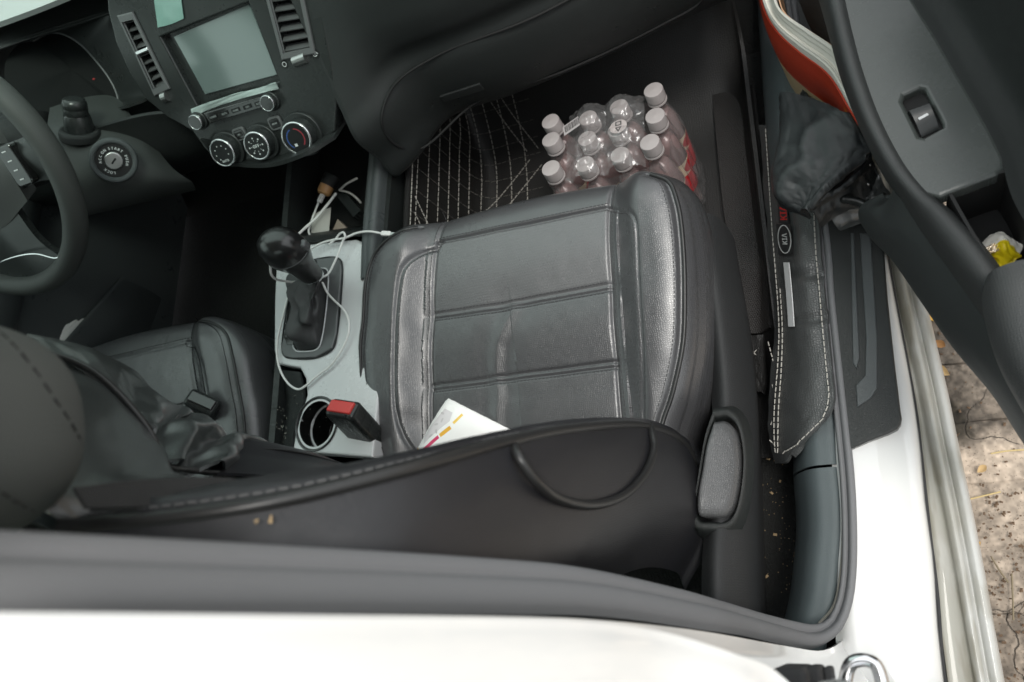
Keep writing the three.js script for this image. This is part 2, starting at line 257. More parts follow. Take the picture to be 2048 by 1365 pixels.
// ---------- car body ----------
const body = thing('white_car', 'white car with its passenger doorway open, seen from above the sill', 'car');
const ip = (tab, z) => { if (z <= tab[0][0]) return tab[0][1]; for (let i = 1; i < tab.length; i++) if (z <= tab[i][0]) { const t = (z - tab[i - 1][0]) / (tab[i][0] - tab[i - 1][0]); return lerp(tab[i - 1][1], tab[i][1], t * t * (3 - 2 * t)); } return tab[tab.length - 1][1]; };
const shIn = [[-0.9, 0.03], [-0.225, 0.008], [0, 0], [0.16, -0.010], [0.25, -0.020], [0.36, -0.034], [0.6, -0.06]];
const shOut = [[-0.9, -0.02], [-0.16, 0.0], [0.04, 0.002], [0.22, -0.007], [0.37, -0.018], [0.6, -0.03]];
const shRib = [[-0.9, -0.04], [-0.136, -0.006], [0.03, 0.0], [0.22, 0.003], [0.37, 0.002], [0.6, 0]];
{
  const prof = [[0.742, 0.40, 0], [0.756, 0.408, 0], [0.775, 0.4065, 0], [0.80, 0.402, 0.5], [0.820, 0.395, 1], [0.830, 0.389, 1], [0.836, 0.380, 1], [0.838, 0.366, 1], [0.839, 0.348, 1]];
  const pr2 = [[0.839, 0.350, 1.2], [0.842, 0.338, 1.2], [0.847, 0.336, 2], [0.852, 0.342, 2], [0.857, 0.345, 2], [0.861, 0.342, 2], [0.8635, 0.334, 2], [0.866, 0.331, 2], [0.869, 0.334, 2], [0.874, 0.336, 2], [0.879, 0.332, 2], [0.882, 0.318, 2], [0.884, 0.28, 2], [0.876, 0.21, 2], [0.86, 0.175, 2], [0.70, 0.165, 2]];
  const mk = (pf) => { const rows = []; for (let k = 0; k <= 24; k++) { const z = -1.0 + 1.75 * k / 24; rows.push(pf.map(([x, y, w]) => [x + (w <= 1 ? lerp(ip(shIn, z), ip(shOut, z), w) : w < 2 ? ip(shOut, z) * 0.8 : ip(shRib, z)), y, z])); } return rows; };
  const tSill = dataTex(512, (x, y) => { const a = fbm(x * 3, y * 12, 5, 3), f = fbm(x * 8, y * 48, 3, 8); const d = sst(0.42, 0.62, a) * 0.55 + 0.3 * sst(0.5, 0.7, f); return [0.90 - 0.24 * d, 0.90 - 0.26 * d, 0.895 - 0.31 * d]; }, true);
  part(body, 'sill', patch(mk(prof), 40, 60, { uv: 'zx' }), M.white);
  part(body, 'rocker_rib', patch(mk(pr2), 90, 60, { uv: 'zx' }), std(C(0.56, 0.56, 0.54), 0.5, { map: rep(tSill, 0.45), clearcoat: 0.3 }), 'dirty white ribbed rocker edge under the sill');
  const gr = []; for (let k = 0; k <= 16; k++) { const z = -0.7 + 1.2 * k / 16; gr.push([0.8385 + ip(shOut, z) * 0.9, 0.357, z]); }
  part(body, 'sill_seam', tube(gr, 0.0022, { n: 60 }), M.rubber);
  // floor, tunnel, firewall and outer shell
  part(body, 'floor_pan', new RoundedBoxGeometry(1.46, 0.06, 2.6, 2, 0.01).translate(0, 0.225, 0.3), M.carpet);
  part(body, 'firewall', new RoundedBoxGeometry(1.5, 0.8, 0.05, 2, 0.01).translate(0, 0.60, -1.0), M.carpet);
  part(body, 'rear_bulkhead', new RoundedBoxGeometry(1.46, 0.8, 0.08, 2, 0.02).rotateX(-0.35).translate(0, 0.66, 1.35), M.carpet);
  part(body, 'toe_board', new RoundedBoxGeometry(1.46, 0.03, 0.5, 2, 0.01).rotateX(0.72).translate(0, 0.40, -0.82), M.carpet);
  // roof with headliner, windscreen, left flank and rear
  const rf = (y0, w) => { const rows = []; for (const z of [-0.22, 0.1, 0.5, 0.9, 1.3]) rows.push([-w, -w * 0.75, -w * 0.4, 0, w * 0.4, w * 0.75, w].map((x) => [x, y0 + 0.075 * (1 - Math.pow(Math.abs(x) / w, 2.4)) - 0.04 * Math.pow((z - 0.4) / 0.9, 2), z])); return rows; };
  part(body, 'roof', patch(rf(1.395, 0.545), 24, 16, { th: -0.012 }), M.white);
  part(body, 'headliner', patch(rf(1.375, 0.535), 24, 16, { th: 0.006 }), M.headliner);
  const quad = (a, b, c, d, th, n = 8) => patch([[a, b], [c, d]], n, n, { th });
  part(body, 'windscreen', quad([-0.52, 1.37, -0.22], [0.52, 1.37, -0.22], [-0.68, 0.93, -1.02], [0.68, 0.93, -1.02], 0.004), M.glass, 'green tinted windscreen');
  part(body, 'rear_window', quad([-0.5, 1.35, 1.32], [0.5, 1.35, 1.32], [-0.62, 0.98, 1.75], [0.62, 0.98, 1.75], 0.004), M.glass);
  for (const s of [-1, 1]) {
    part(body, 'windscreen_pillar', patch([[[s * 0.535, 1.395, -0.2], [s * 0.62, 1.17, -0.6], [s * 0.72, 0.93, -1.02]], [[s * 0.50, 1.38, -0.23], [s * 0.58, 1.16, -0.64], [s * 0.68, 0.92, -1.07]]], 16, 3, { th: 0.03 }), M.smooth);
    part(body, 'rear_pillar', patch([[[s * 0.535, 1.38, 1.2], [s * 0.62, 1.15, 1.4], [s * 0.70, 0.93, 1.6]], [[s * 0.50, 1.36, 1.35], [s * 0.6, 1.14, 1.58], [s * 0.68, 0.92, 1.8]]], 10, 3, { th: 0.03 }), M.smooth);
  }
  const lx = -1;
  part(body, 'centre_pillar', patch([[[lx * 0.70, 0.3, 0.28], [lx * 0.70, 0.93, 0.28], [lx * 0.53, 1.38, 0.30]], [[lx * 0.70, 0.3, 0.42], [lx * 0.70, 0.93, 0.42], [lx * 0.53, 1.38, 0.38]]], 14, 3, { th: 0.05 }), M.plasticGrey, 'driver side centre pillar');
  part(body, 'left_rear_door_panel', new RoundedBoxGeometry(0.08, 0.7, 0.92, 2, 0.02).translate(-0.74, 0.6, 0.88), M.plastic);
  part(body, 'side_window', patch([[[-0.545, 1.385, 0.4], [-0.545, 1.385, 1.2]], [[-0.71, 0.94, 0.42], [-0.71, 0.94, 1.55]]], 8, 8, { th: 0.004 }), M.glass);
  // lower wall that carries the roof rail on the passenger side behind the pillar: rear door, closed
  part(body, 'roof_rail', rod([[0.53, 1.388, -0.2], [0.545, 1.40, 0.1], [0.545, 1.405, 0.5], [0.535, 1.395, 1.2]], 0.016, { n: 30 }), M.white);
}
// passenger centre pillar with its seal
const sealMid = [[0.7645,0.4135,-0.1997],[0.7594,0.4135,-0.098],[0.7548,0.4135,0.038],[0.7512,0.4135,0.1332],[0.7453,0.4135,0.1994],[0.7373,0.4135,0.2516],[0.7274,0.418,0.2867],[0.7136,0.432,0.3099],[0.6939,0.472,0.3188],[0.6727,0.56,0.3106],[0.6569,0.685,0.2987]].concat([[0.652,0.8156,0.2901],[0.625,0.9695,0.2783],[0.6,1.0634,0.2758],[0.552,1.2082,0.2751],[0.522,1.299,0.2754]]);
sealMid.push([0.506, 1.345, 0.276], [0.50, 1.385, 0.276]);
sealMid.unshift([0.768, 0.414, -0.95], [0.766, 0.414, -0.5]);
{
  // flattened two-lobe strip swept along the opening; axes: along the opening, inwards, across
  const q = even(sealMid, 150), n = q.length, cen = [0.55, 0.95, -0.3];
  const mkStrip = (wS, wP, prof, lift) => { // prof: [across -1..1, height]
    const P = [];
    for (let i = 0; i < n; i++) {
      const a = V3(q[Math.max(0, i - 1)]), b = V3(q[Math.min(n - 1, i + 1)]), t = b.clone().sub(a).normalize(), p = V3(q[i]);
      const hgt = sst(0.40, 0.62, p.y), w = lerp(wS, wP, sst(0.405, 0.5, p.y) * 0.4 + hgt * 0.6);
      let out = new THREE.Vector3(lerp(0.05, 0.75, hgt), lerp(1, 0.22, hgt), lerp(0, -0.62, hgt)); out.addScaledVector(t, -out.dot(t)).normalize();
      const ac = t.clone().cross(out).normalize();
      P.push(prof.map(([x, h]) => { const v = p.clone().addScaledVector(ac, x * w).addScaledVector(out, h + lift); return [v.x, v.y, v.z]; }));
    }
    return gridGeo(P, prof.length - 1, n - 1, (u, v) => [u * 0.04, v * 2.2]);
  };
  const lobes = []; for (let i = 0; i <= 24; i++) { const x = i / 24 * 2 - 1; lobes.push([x, (x < 0.2 ? 0.010 * Math.sqrt(Math.max(0, 1 - Math.pow((x + 0.4) / 0.6, 2))) : 0.005 * Math.sqrt(Math.max(0, 1 - Math.pow((x - 0.6) / 0.4, 2)))) - 0.002]); }
  part(body, 'door_seal', mkStrip(0.0085, 0.0195, lobes, 0.0), M.sealGrey, 'grey rubber door seal running round the doorway');
  // pillar face outside the seal
  const A = [[0.75,0.3887,0.1976],[0.743,0.3911,0.251],[0.733,0.3795,0.2942],[0.719,0.3792,0.3229],[0.706,0.517,0.333],[0.69,0.6837,0.3222],[0.659,0.8499,0.3064],[0.633,0.9933,0.2967],[0.609,1.0811,0.2935],[0.561,1.2155,0.2909],[0.531,1.3018,0.2896]];
  A.push([0.514, 1.355, 0.290], [0.508, 1.39, 0.290]);
  const off = [[0, 0, 0], [0.004, -0.002, 0.02], [0.02, -0.004, 0.045], [0.045, -0.008, 0.075], [0.07, -0.01, 0.13]];
  const rows = off.map(([ox, oy, oz], k) => A.map((p, i) => { const t = i / (A.length - 1), lo = 1 - sst(0.2, 0.45, t), hi = sst(0.45, 0.8, t); return [p[0] + ox * lerp(lerp(1, 0.55, hi), 0.25, lo), p[1] + lerp(oy, -0.0025 * k, lo), p[2] + oz * lerp(lerp(0.75, 0.7, hi), 0.35, lo)]; }));
  part(body, 'centre_pillar', patch(rows, 60, 16, { th: 0.004 }), M.white, 'white painted pillar behind the passenger doorway');
  // black inner trim of the pillar
  const inn = sealMid.slice(11).map((p) => p.slice());
  part(body, 'pillar_trim', patch([inn.map((p) => [p[0] - 0.006, p[1], p[2]]), inn.map((p) => [p[0] - 0.03, p[1], p[2] + 0.03]), inn.map((p) => [p[0] - 0.035, p[1], p[2] + 0.12])], 24, 8, { th: 0.004 }), M.plastic);
  // striker: black bumper block and bright loop
  const s = V3([[0.728,0.8335,0.3331]][0]);
  part(body, 'striker_bumper', [new RoundedBoxGeometry(0.024, 0.06, 0.016, 3, 0.005).translate(s.x - 0.006, s.y, s.z + 0.004), new RoundedBoxGeometry(0.010, 0.034, 0.012, 3, 0.003).translate(s.x + 0.008, s.y - 0.01, s.z + 0.002), new RoundedBoxGeometry(0.006, 0.022, 0.01, 3, 0.002).translate(s.x + 0.016, s.y - 0.018, s.z + 0.002)], M.rubber);
  part(body, 'striker', [new RoundedBoxGeometry(0.03, 0.07, 0.004, 2, 0.002).translate(s.x + 0.03, s.y - 0.03, s.z + 0.02), tube([[s.x + 0.02, s.y - 0.05, s.z + 0.02], [s.x + 0.03, s.y - 0.05, s.z - 0.004], [s.x + 0.045, s.y - 0.05, s.z - 0.004], [s.x + 0.05, s.y - 0.05, s.z + 0.02]], 0.005)], M.chrome, 'bright door striker on the pillar');
}
// closed rear passenger door
{
  const rd = thing('rear_door', 'closed white rear door beside the pillar, blurred at the bottom of the picture', 'car door');
  const E = [[0.735,0.9872,0.3283],[0.715,1.0284,0.3131],[0.69,1.0776,0.3011],[0.67,1.1539,0.2949],[0.635,1.2711,0.2927],[0.6,1.3452,0.2916]];
  const lead = [[0.872, 0.36, 0.47], [0.885, 0.55, 0.46], [0.875, 0.78, 0.445], [0.84, 0.90, 0.42], [0.80, 0.955, 0.41], [0.768, 0.972, 0.375], ...E, [0.575, 1.385, 0.292]];
  const back = lead.map((p, i) => [p[0] + (i > 5 ? -0.012 : 0.0), p[1], i > 5 ? 0.44 : 1.35]), mid = lead.map((p, i) => [p[0] + 0.004, p[1] + 0.001, p[2] + 0.03]);
  part(rd, 'door_skin', patch([lead, mid, back], 60, 14, { th: 0.006 }), M.white);
  part(rd, 'window_glass', patch([[[0.60, 1.37, 0.44], [0.59, 1.37, 1.2]], [[0.73, 0.96, 0.44], [0.73, 0.96, 1.5]]], 6, 6, { th: 0.004 }), M.glass);
  part(rd, 'inner_panel', new RoundedBoxGeometry(0.05, 0.62, 0.95, 2, 0.02).translate(0.745, 0.62, 0.92), M.plastic);
}
// ---------- black scuff plate on the sill ----------
{
  const sp = thing('scuff_plate', 'black textured plastic scuff plate lying on the white sill', 'scuff plate');
  const L = [[0.7982,0.4135,-0.2527],[0.769,0.4135,-0.154],[0.7631,0.4135,-0.0691],[0.7594,0.4135,0.0122],[0.7552,0.4135,0.0897],[0.7574,0.4135,0.1038]], R = [[0.8584,0.409,-0.2396],[0.8362,0.409,-0.1781],[0.8291,0.409,-0.087],[0.825,0.409,-0.0065],[0.8225,0.409,0.0565],[0.8223,0.409,0.0691],[0.8201,0.409,0.0764],[0.8154,0.409,0.0822],[0.8052,0.409,0.0868],[0.7814,0.409,0.0945],[0.7569,0.409,0.1048]];
  const o = [[0.772, -0.75], [0.772, -0.4], ...L.map((p) => [p[0], p[2]]).slice(1), ...R.map((p) => [p[0], p[2]]).reverse().slice(1, -1), [0.836, -0.4], [0.836, -0.75]];
  const g = plate(o, 0.418, 0.016, 0.003), p = g.attributes.position; for (let i = 0; i < p.count; i++) p.array[3 * i + 1] -= 0.11 * Math.max(0, p.array[3 * i] - 0.775);
  g.computeVertexNormals();
  part(sp, 'plate', planar(g, 'zx'), M.plastic);
  const em = (pts, th) => { const g2 = plate(pts, 0.4205, 0.006, 0.0015), q = g2.attributes.position; for (let i = 0; i < q.count; i++) q.array[3 * i + 1] -= 0.11 * Math.max(0, q.array[3 * i] - 0.775); g2.computeVertexNormals(); return planar(g2, 'zx'); };
  part(sp, 'raised_band', em([[0.8089,-0.1838],[0.8220,-0.1808],[0.8094,-0.0352],[0.8002,0.0297],[0.7911,0.0416],[0.7746,0.0513],[0.7766,0.0235],[0.7888,0.0119],[0.7967,-0.0372]]), M.plasticGrey);
  part(sp, 'raised_rib', em([[0.7980,-0.1862],[0.8022,-0.1853],[0.7855,-0.0119],[0.7801,0.0021],[0.7771,-0.0064]]), M.plasticGrey);
}
// inner sill trim, two pieces
{
  const it = thing('sill_trim', 'dark plastic trim along the inner edge of the sill', 'sill trim');
  const row = (pts, off) => pts;
  const seg = (z0, z1, n) => { const rows = []; for (let k = 0; k <= n; k++) { const z = lerp(z0, z1, k / n), s = ip(shIn, z); rows.push([[0.748 + s, 0.398, z], [0.744 + s, 0.4045, z], [0.735 + s, 0.405, z], [0.722 + s, 0.402, z], [0.708 + s, 0.385, z], [0.692 + s, 0.345, z], [0.684 + s, 0.28, z], [0.682 + s, 0.235, z]].map((p) => { const w = sst(0.2, 0.36, z); return [p[0] - 0.02 * w, p[1], p[2]]; })); } return rows; };
  const trimM = std(C(0.085, 0.105, 0.11), 0.5, { bumpMap: rep(tFine, 0.07), bumpScale: 0.0004 }); part(it, 'front_trim', patch(seg(-0.85, 0.118, 14), 36, 40, { th: 0.003, uv: 'zx' }), trimM);
  part(it, 'pillar_foot_trim', patch(seg(0.1215, 0.5, 10), 36, 24, { th: 0.003, uv: 'zx' }), trimM);
  part(it, 'welt', tube([[0.7456,0.408,0.1194],[0.7384,0.408,0.1926],[0.7279,0.408,0.2512],[0.7147,0.408,0.2883],[0.6965,0.408,0.307]], 0.0016, { n: 40 }), std(C(0.3, 0.28, 0.24), 0.6));
}

// ---------- seats ----------
const tab = (pts, a, b) => { const t = pts.map((p) => [p[a], p[b]]).sort((m, n) => m[0] - n[0]); return (v) => { if (v <= t[0][0]) return t[0][1]; for (let i = 1; i < t.length; i++) if (v <= t[i][0]) return lerp(t[i - 1][1], t[i][1], (v - t[i - 1][0]) / (t[i][0] - t[i - 1][0])); return t[t.length - 1][1]; }; };
const dseg = (x, z, a, b) => { const dx = b[0] - a[0], dz = b[1] - a[1], t = Math.max(0, Math.min(1, ((x - a[0]) * dx + (z - a[1]) * dz) / (dx * dx + dz * dz || 1))); return Math.hypot(x - a[0] - dx * t, z - a[1] - dz * t); };
const dpoly = (x, z, q) => { let d = 9; for (let i = 0; i < q.length - 1; i++) { const e = dseg(x, z, q[i], q[i + 1]); if (e < d) d = e; } return d; };
const xz = (a) => a.map((p) => [p[0], p[2]]);
const S = {
  out: xz([[0.0994,0.5605,-0.1326],[0.1098,0.5725,-0.1924],[0.1336,0.5804,-0.232],[0.169,0.583,-0.2551],[0.2153,0.5831,-0.2653],[0.2582,0.5823,-0.2713],[0.3931,0.5804,-0.272],[0.5223,0.5791,-0.2654],[0.5677,0.5816,-0.2579],[0.5999,0.5819,-0.2394],[0.615,0.5781,-0.2107],[0.6199,0.5699,-0.1695],[0.6172,0.556,-0.1001],[0.6065,0.5414,-0.0271],[0.5856,0.5284,0.0378],[0.5657,0.5191,0.0844]]).concat([[0.575, 0.12], [0.5, 0.145], [0.34, 0.15], [0.2, 0.145], [0.118, 0.12]]).concat(xz([[0.1153,0.5186,0.0772],[0.0973,0.5276,0.0319],[0.0892,0.5396,-0.0282],[0.0902,0.5517,-0.0883]])),
  insL: xz([[0.2552,0.5777,-0.2783],[0.2448,0.5684,-0.2321],[0.2351,0.5568,-0.174],[0.2263,0.5453,-0.1163],[0.2206,0.5366,-0.0732],[0.212,0.5181,0.0196]]).concat([[0.208, 0.15]]), insR: xz([[0.5206,0.5758,-0.2691],[0.5122,0.5664,-0.2221],[0.5068,0.5551,-0.1653],[0.5015,0.5392,-0.086],[0.4977,0.5236,-0.0079],[0.4965,0.5114,0.053]]).concat([[0.494, 0.15]]),
  front: xz([[0.2446,0.5678,-0.2291],[0.2977,0.5672,-0.2258],[0.3466,0.5669,-0.2245],[0.3937,0.5665,-0.2225],[0.4393,0.5664,-0.222],[0.4763,0.5665,-0.2224],[0.5129,0.5665,-0.2226]]),
  bolL: xz([[0.2495,0.5716,-0.2281],[0.2418,0.5839,-0.2196],[0.2205,0.5825,-0.2126],[0.1956,0.5779,-0.1897],[0.1846,0.5709,-0.1544],[0.1758,0.5608,-0.1039],[0.1684,0.5478,-0.0391],[0.1671,0.5349,0.0256],[0.1859,0.5249,0.0755]]).concat([[0.22, 0.11]]), bolR: xz([[0.514,0.57,-0.2199],[0.5346,0.5833,-0.2063],[0.5465,0.5816,-0.1978],[0.5539,0.5782,-0.181],[0.5519,0.5717,-0.1487],[0.5485,0.5641,-0.1104],[0.5416,0.5465,-0.0223],[0.5294,0.5299,0.0605]]).concat([[0.53, 0.15]]),
  c1: xz([[0.2311,0.5463,-0.1214],[0.2871,0.5456,-0.1182],[0.3355,0.5453,-0.1167],[0.4126,0.5453,-0.1164],[0.5011,0.5455,-0.1173]]), c2: xz([[0.2173,0.5259,-0.0193],[0.2772,0.5255,-0.0177],[0.3253,0.5256,-0.018],[0.4015,0.5253,-0.0164],[0.498,0.5253,-0.0163]]),
  pipR: xz([[0.5766,0.5912,-0.2459],[0.5979,0.5883,-0.2315],[0.6059,0.5835,-0.2075],[0.6087,0.5759,-0.1694],[0.6043,0.5621,-0.1003],[0.5924,0.5475,-0.0274],[0.571,0.5357,0.0313],[0.5512,0.5276,0.0719]]).concat([[0.54, 0.12]]), pipL: xz([[0.2151,0.593,-0.255],[0.1712,0.5904,-0.2421],[0.142,0.5861,-0.2204],[0.127,0.5785,-0.1826],[0.117,0.5675,-0.1274],[0.1088,0.5587,-0.0835],[0.1077,0.5468,-0.0242],[0.1156,0.535,0.0352],[0.1323,0.526,0.0798]]),
};
const fL = tab(S.insL, 1, 0), fR = tab(S.insR, 1, 0), fBL = tab(S.bolL.slice(2), 1, 0), fBR = tab(S.bolR.slice(2), 1, 0), fF = tab(S.front, 0, 1), f1 = tab(S.c1, 0, 1), f2 = tab(S.c2, 0, 1), fPR = tab(S.pipR.slice(2), 1, 0);
const outQ = even([...S.out, S.out[0]], 150);
const grooves = [[S.insL, 0.0034, 0.0027], [S.insR, 0.0034, 0.0027], [S.front, 0.0034, 0.0027], [S.bolL, 0.0034, 0.003], [S.bolR, 0.0022, 0.0027], [S.c1.map(([x, z]) => [x, z - 0.003]), 0.0024, 0.0024], [S.c1.map(([x, z]) => [x, z + 0.0045]), 0.0024, 0.0024], [S.c2.map(([x, z]) => [x, z - 0.003]), 0.0025, 0.0024], [S.c2.map(([x, z]) => [x, z + 0.0045]), 0.0025, 0.0024], [S.pipR.map(([x, z]) => [x - 0.005, z]), 0.003, 0.0028], [S.pipL.map(([x, z]) => [x + 0.005, z]), 0.0026, 0.0028]].map(([p, d, w]) => [smp(p, 24), d, w]);
const crease = smp(xz([[0.3582,0.5436,-0.108],[0.3415,0.5388,-0.084],[0.3294,0.5336,-0.0578],[0.3227,0.5268,-0.0238],[0.323,0.5212,0.0039],[0.3172,0.5131,0.0444]]), 16), crease2 = smp(xz([[0.341,0.5332,-0.0561],[0.3344,0.5251,-0.0154],[0.3461,0.5207,0.0066]]), 10);
function cushY(x, z) {
  let y = 0.522 - 0.2 * z;
  const l = fL(z), r = fR(z);
  y += 0.030 * sst(0, 0.055, l - x) + 0.030 * sst(0, 0.05, x - r) * (1 - 0.35 * sst(-0.1, 0.1, z));
  const mid = (x - l) / (r - l); if (mid > 0 && mid < 1) y += 0.006 * Math.sin(Math.PI * mid) * 0.7;
  // pillowing between the cross seams
  if (mid > -0.05 && mid < 1.05) { const a = fF(x), b = f1(x), c = f2(x); const seg = z < b ? (z - a) / (b - a) : z < c ? (z - b) / (c - b) : (z - c) / 0.14; if (seg > 0 && seg < 1) y += 0.004 * Math.sin(Math.PI * seg); }
  const d = dpoly(x, z, outQ), R = 0.05; if (d < R) { const t = 1 - d / R; y -= 0.036 * (1 - Math.sqrt(Math.max(0, 1 - t * t * 0.97))); }
  for (const [p, dep, w] of grooves) { const e = dpoly(x, z, p); if (e < w * 3) y -= dep * Math.exp(-Math.pow(e / w, 2)); }
  const e1 = dpoly(x, z, crease); if (e1 < 0.06) { const sx = x < 0.355 ? 1 : 0.6; y -= 0.003 * Math.exp(-Math.pow((e1 - 0.016) / 0.02, 2)) * sx; y += 0.0014 * Math.exp(-Math.pow(e1 / 0.012, 2)); }
  const e2 = dpoly(x, z, crease2); y -= 0.0012 * Math.exp(-Math.pow(e2 / 0.012, 2));
  y += 0.0026 * (fbm(x * 12 + 3, z * 12 + 9, 2) - 0.5) + 0.0005 * (fbm(x * 60, z * 40, 2) - 0.5);
  const sd = Math.min(Math.abs(x - (fL(z) - 0.03)), Math.abs(x - (fR(z) + 0.02))); if (sd < 0.03) y += 0.0010 * Math.sin(z * 70 + 6 * fbm(x * 9, z * 9, 2)) * (1 - sd / 0.03);
  return y;
}
const panelOf = (x, z) => {
  const l = fL(z), r = fR(z);
  if (x < l) return (z > -0.215 && x > fBL(z)) ? 'inner_side_panel' : 'inner_bolster';
  if (x > r) return (z > -0.212 && x < fBR(z)) ? 'outer_side_panel' : 'outer_bolster';
  if (z < fF(x)) return 'front_panel'; if (z < f1(x)) return 'insert_front'; if (z < f2(x)) return 'insert_middle'; return 'insert_rear';
};
function makeCushion(parent, N, Rr, map, fine) {
  const c = [0.36, -0.04], Q = even([...S.out, S.out[0]], N), rows = [], skirt = [[0.004, 0.010], [0.008, 0.024], [0.010, 0.045], [0.008, 0.075], [0.002, 0.13]];
  for (let j = 0; j <= Rr + skirt.length; j++) {
    rows.push([]);
    for (let i = 0; i <= N; i++) {
      const o = Q[i % N];
      if (j <= Rr) { const s = Math.pow(j / Rr, 0.9), x = lerp(c[0], o[0], s), z = lerp(c[1], o[1], s); rows[j].push([x, cushY(x, z), z]); }
      else { const [ow, dn] = skirt[j - Rr - 1], dx = o[0] - c[0], dz = o[1] - c[1], L = Math.hypot(dx, dz), k = dx > 0.1 ? 1.6 : 0.4; rows[j].push([o[0] + dx / L * ow * k, rows[Rr][i][1] - dn, o[1] + dz / L * ow * k * 0.6]); }
    }
  }
  const g = planar(gridGeo(rows, N, Rr + skirt.length), 'xz'), P = g.attributes.position.array, Nn = g.attributes.normal.array, U = g.attributes.uv.array, I = g.index.array, bins = {};
  for (let i = 0; i < U.length / 2; i++) { if (Math.abs(Nn[3 * i + 1]) < 0.4) { U[2 * i + 1] = P[3 * i + 1] + P[3 * i + 2] * 0.6; U[2 * i] = P[3 * i] + P[3 * i + 2] * 0.8; } }
  for (let t = 0; t < I.length; t += 3) { const x = (P[3 * I[t]] + P[3 * I[t + 1]] + P[3 * I[t + 2]]) / 3, z = (P[3 * I[t] + 2] + P[3 * I[t + 1] + 2] + P[3 * I[t + 2] + 2]) / 3, y = P[3 * I[t] + 1]; const n = panelOf(x, z); (bins[n] = bins[n] || []).push(I[t], I[t + 1], I[t + 2]); }
  for (const n of Object.keys(bins)) {
    const idx = bins[n], re = new Map(), pos = [], nor = [], uv = [], ii = [];
    for (const v of idx) { let k = re.get(v); if (k === undefined) { k = re.size; re.set(v, k); pos.push(P[3 * v], P[3 * v + 1], P[3 * v + 2]); nor.push(Nn[3 * v], Nn[3 * v + 1], Nn[3 * v + 2]); uv.push(U[2 * v], U[2 * v + 1]); } ii.push(k); }
    const h = new THREE.BufferGeometry(); h.setAttribute('position', new THREE.Float32BufferAttribute(pos, 3)); h.setAttribute('normal', new THREE.Float32BufferAttribute(nor, 3)); h.setAttribute('uv', new THREE.Float32BufferAttribute(uv, 2)); h.setIndex(ii);
    part(parent, n, map(h), n === 'insert_front' ? M.perf : M.leather);
  }
  const lay = (p, o = 0) => smp(p, 40).map(([x, z]) => [x + o, cushY(x + o, z) + 0.0004, z]), layz = (p, o = 0) => smp(p, 40).map(([x, z]) => [x, cushY(x, z + o) + 0.0004, z + o]);
  const st = [lay(S.insL, -0.006), lay(S.insR, 0.006), lay(S.bolL, 0.006), lay(S.bolR, -0.005), layz(S.front, -0.006), layz(S.c1, -0.006), layz(S.c1, 0.0075), layz(S.c2, -0.006), layz(S.c2, 0.0075), lay(S.pipR, -0.012), lay(S.pipL, 0.011)];
  if (fine) stuff(part(parent, 'stitching', map(mergeGeometries(st.map((p) => stitch(p, { sp: 0.0055, len: 0.0038, r: 0.00055 })))), M.thread));
  part(parent, 'piping', map(tube(lay(S.pipR).map((p) => [p[0], p[1] + 0.0005, p[2]]), 0.0028, { n: 120 })), M.piping); part(parent, 'piping', map(tube(lay(S.pipL).map((p) => [p[0], p[1] + 0.0002, p[2]]), 0.0024, { n: 120 })), M.piping);
}
const seatA = thing('passenger_seat', 'black leather covered passenger seat filling the middle of the picture', 'car seat', 'front seats');
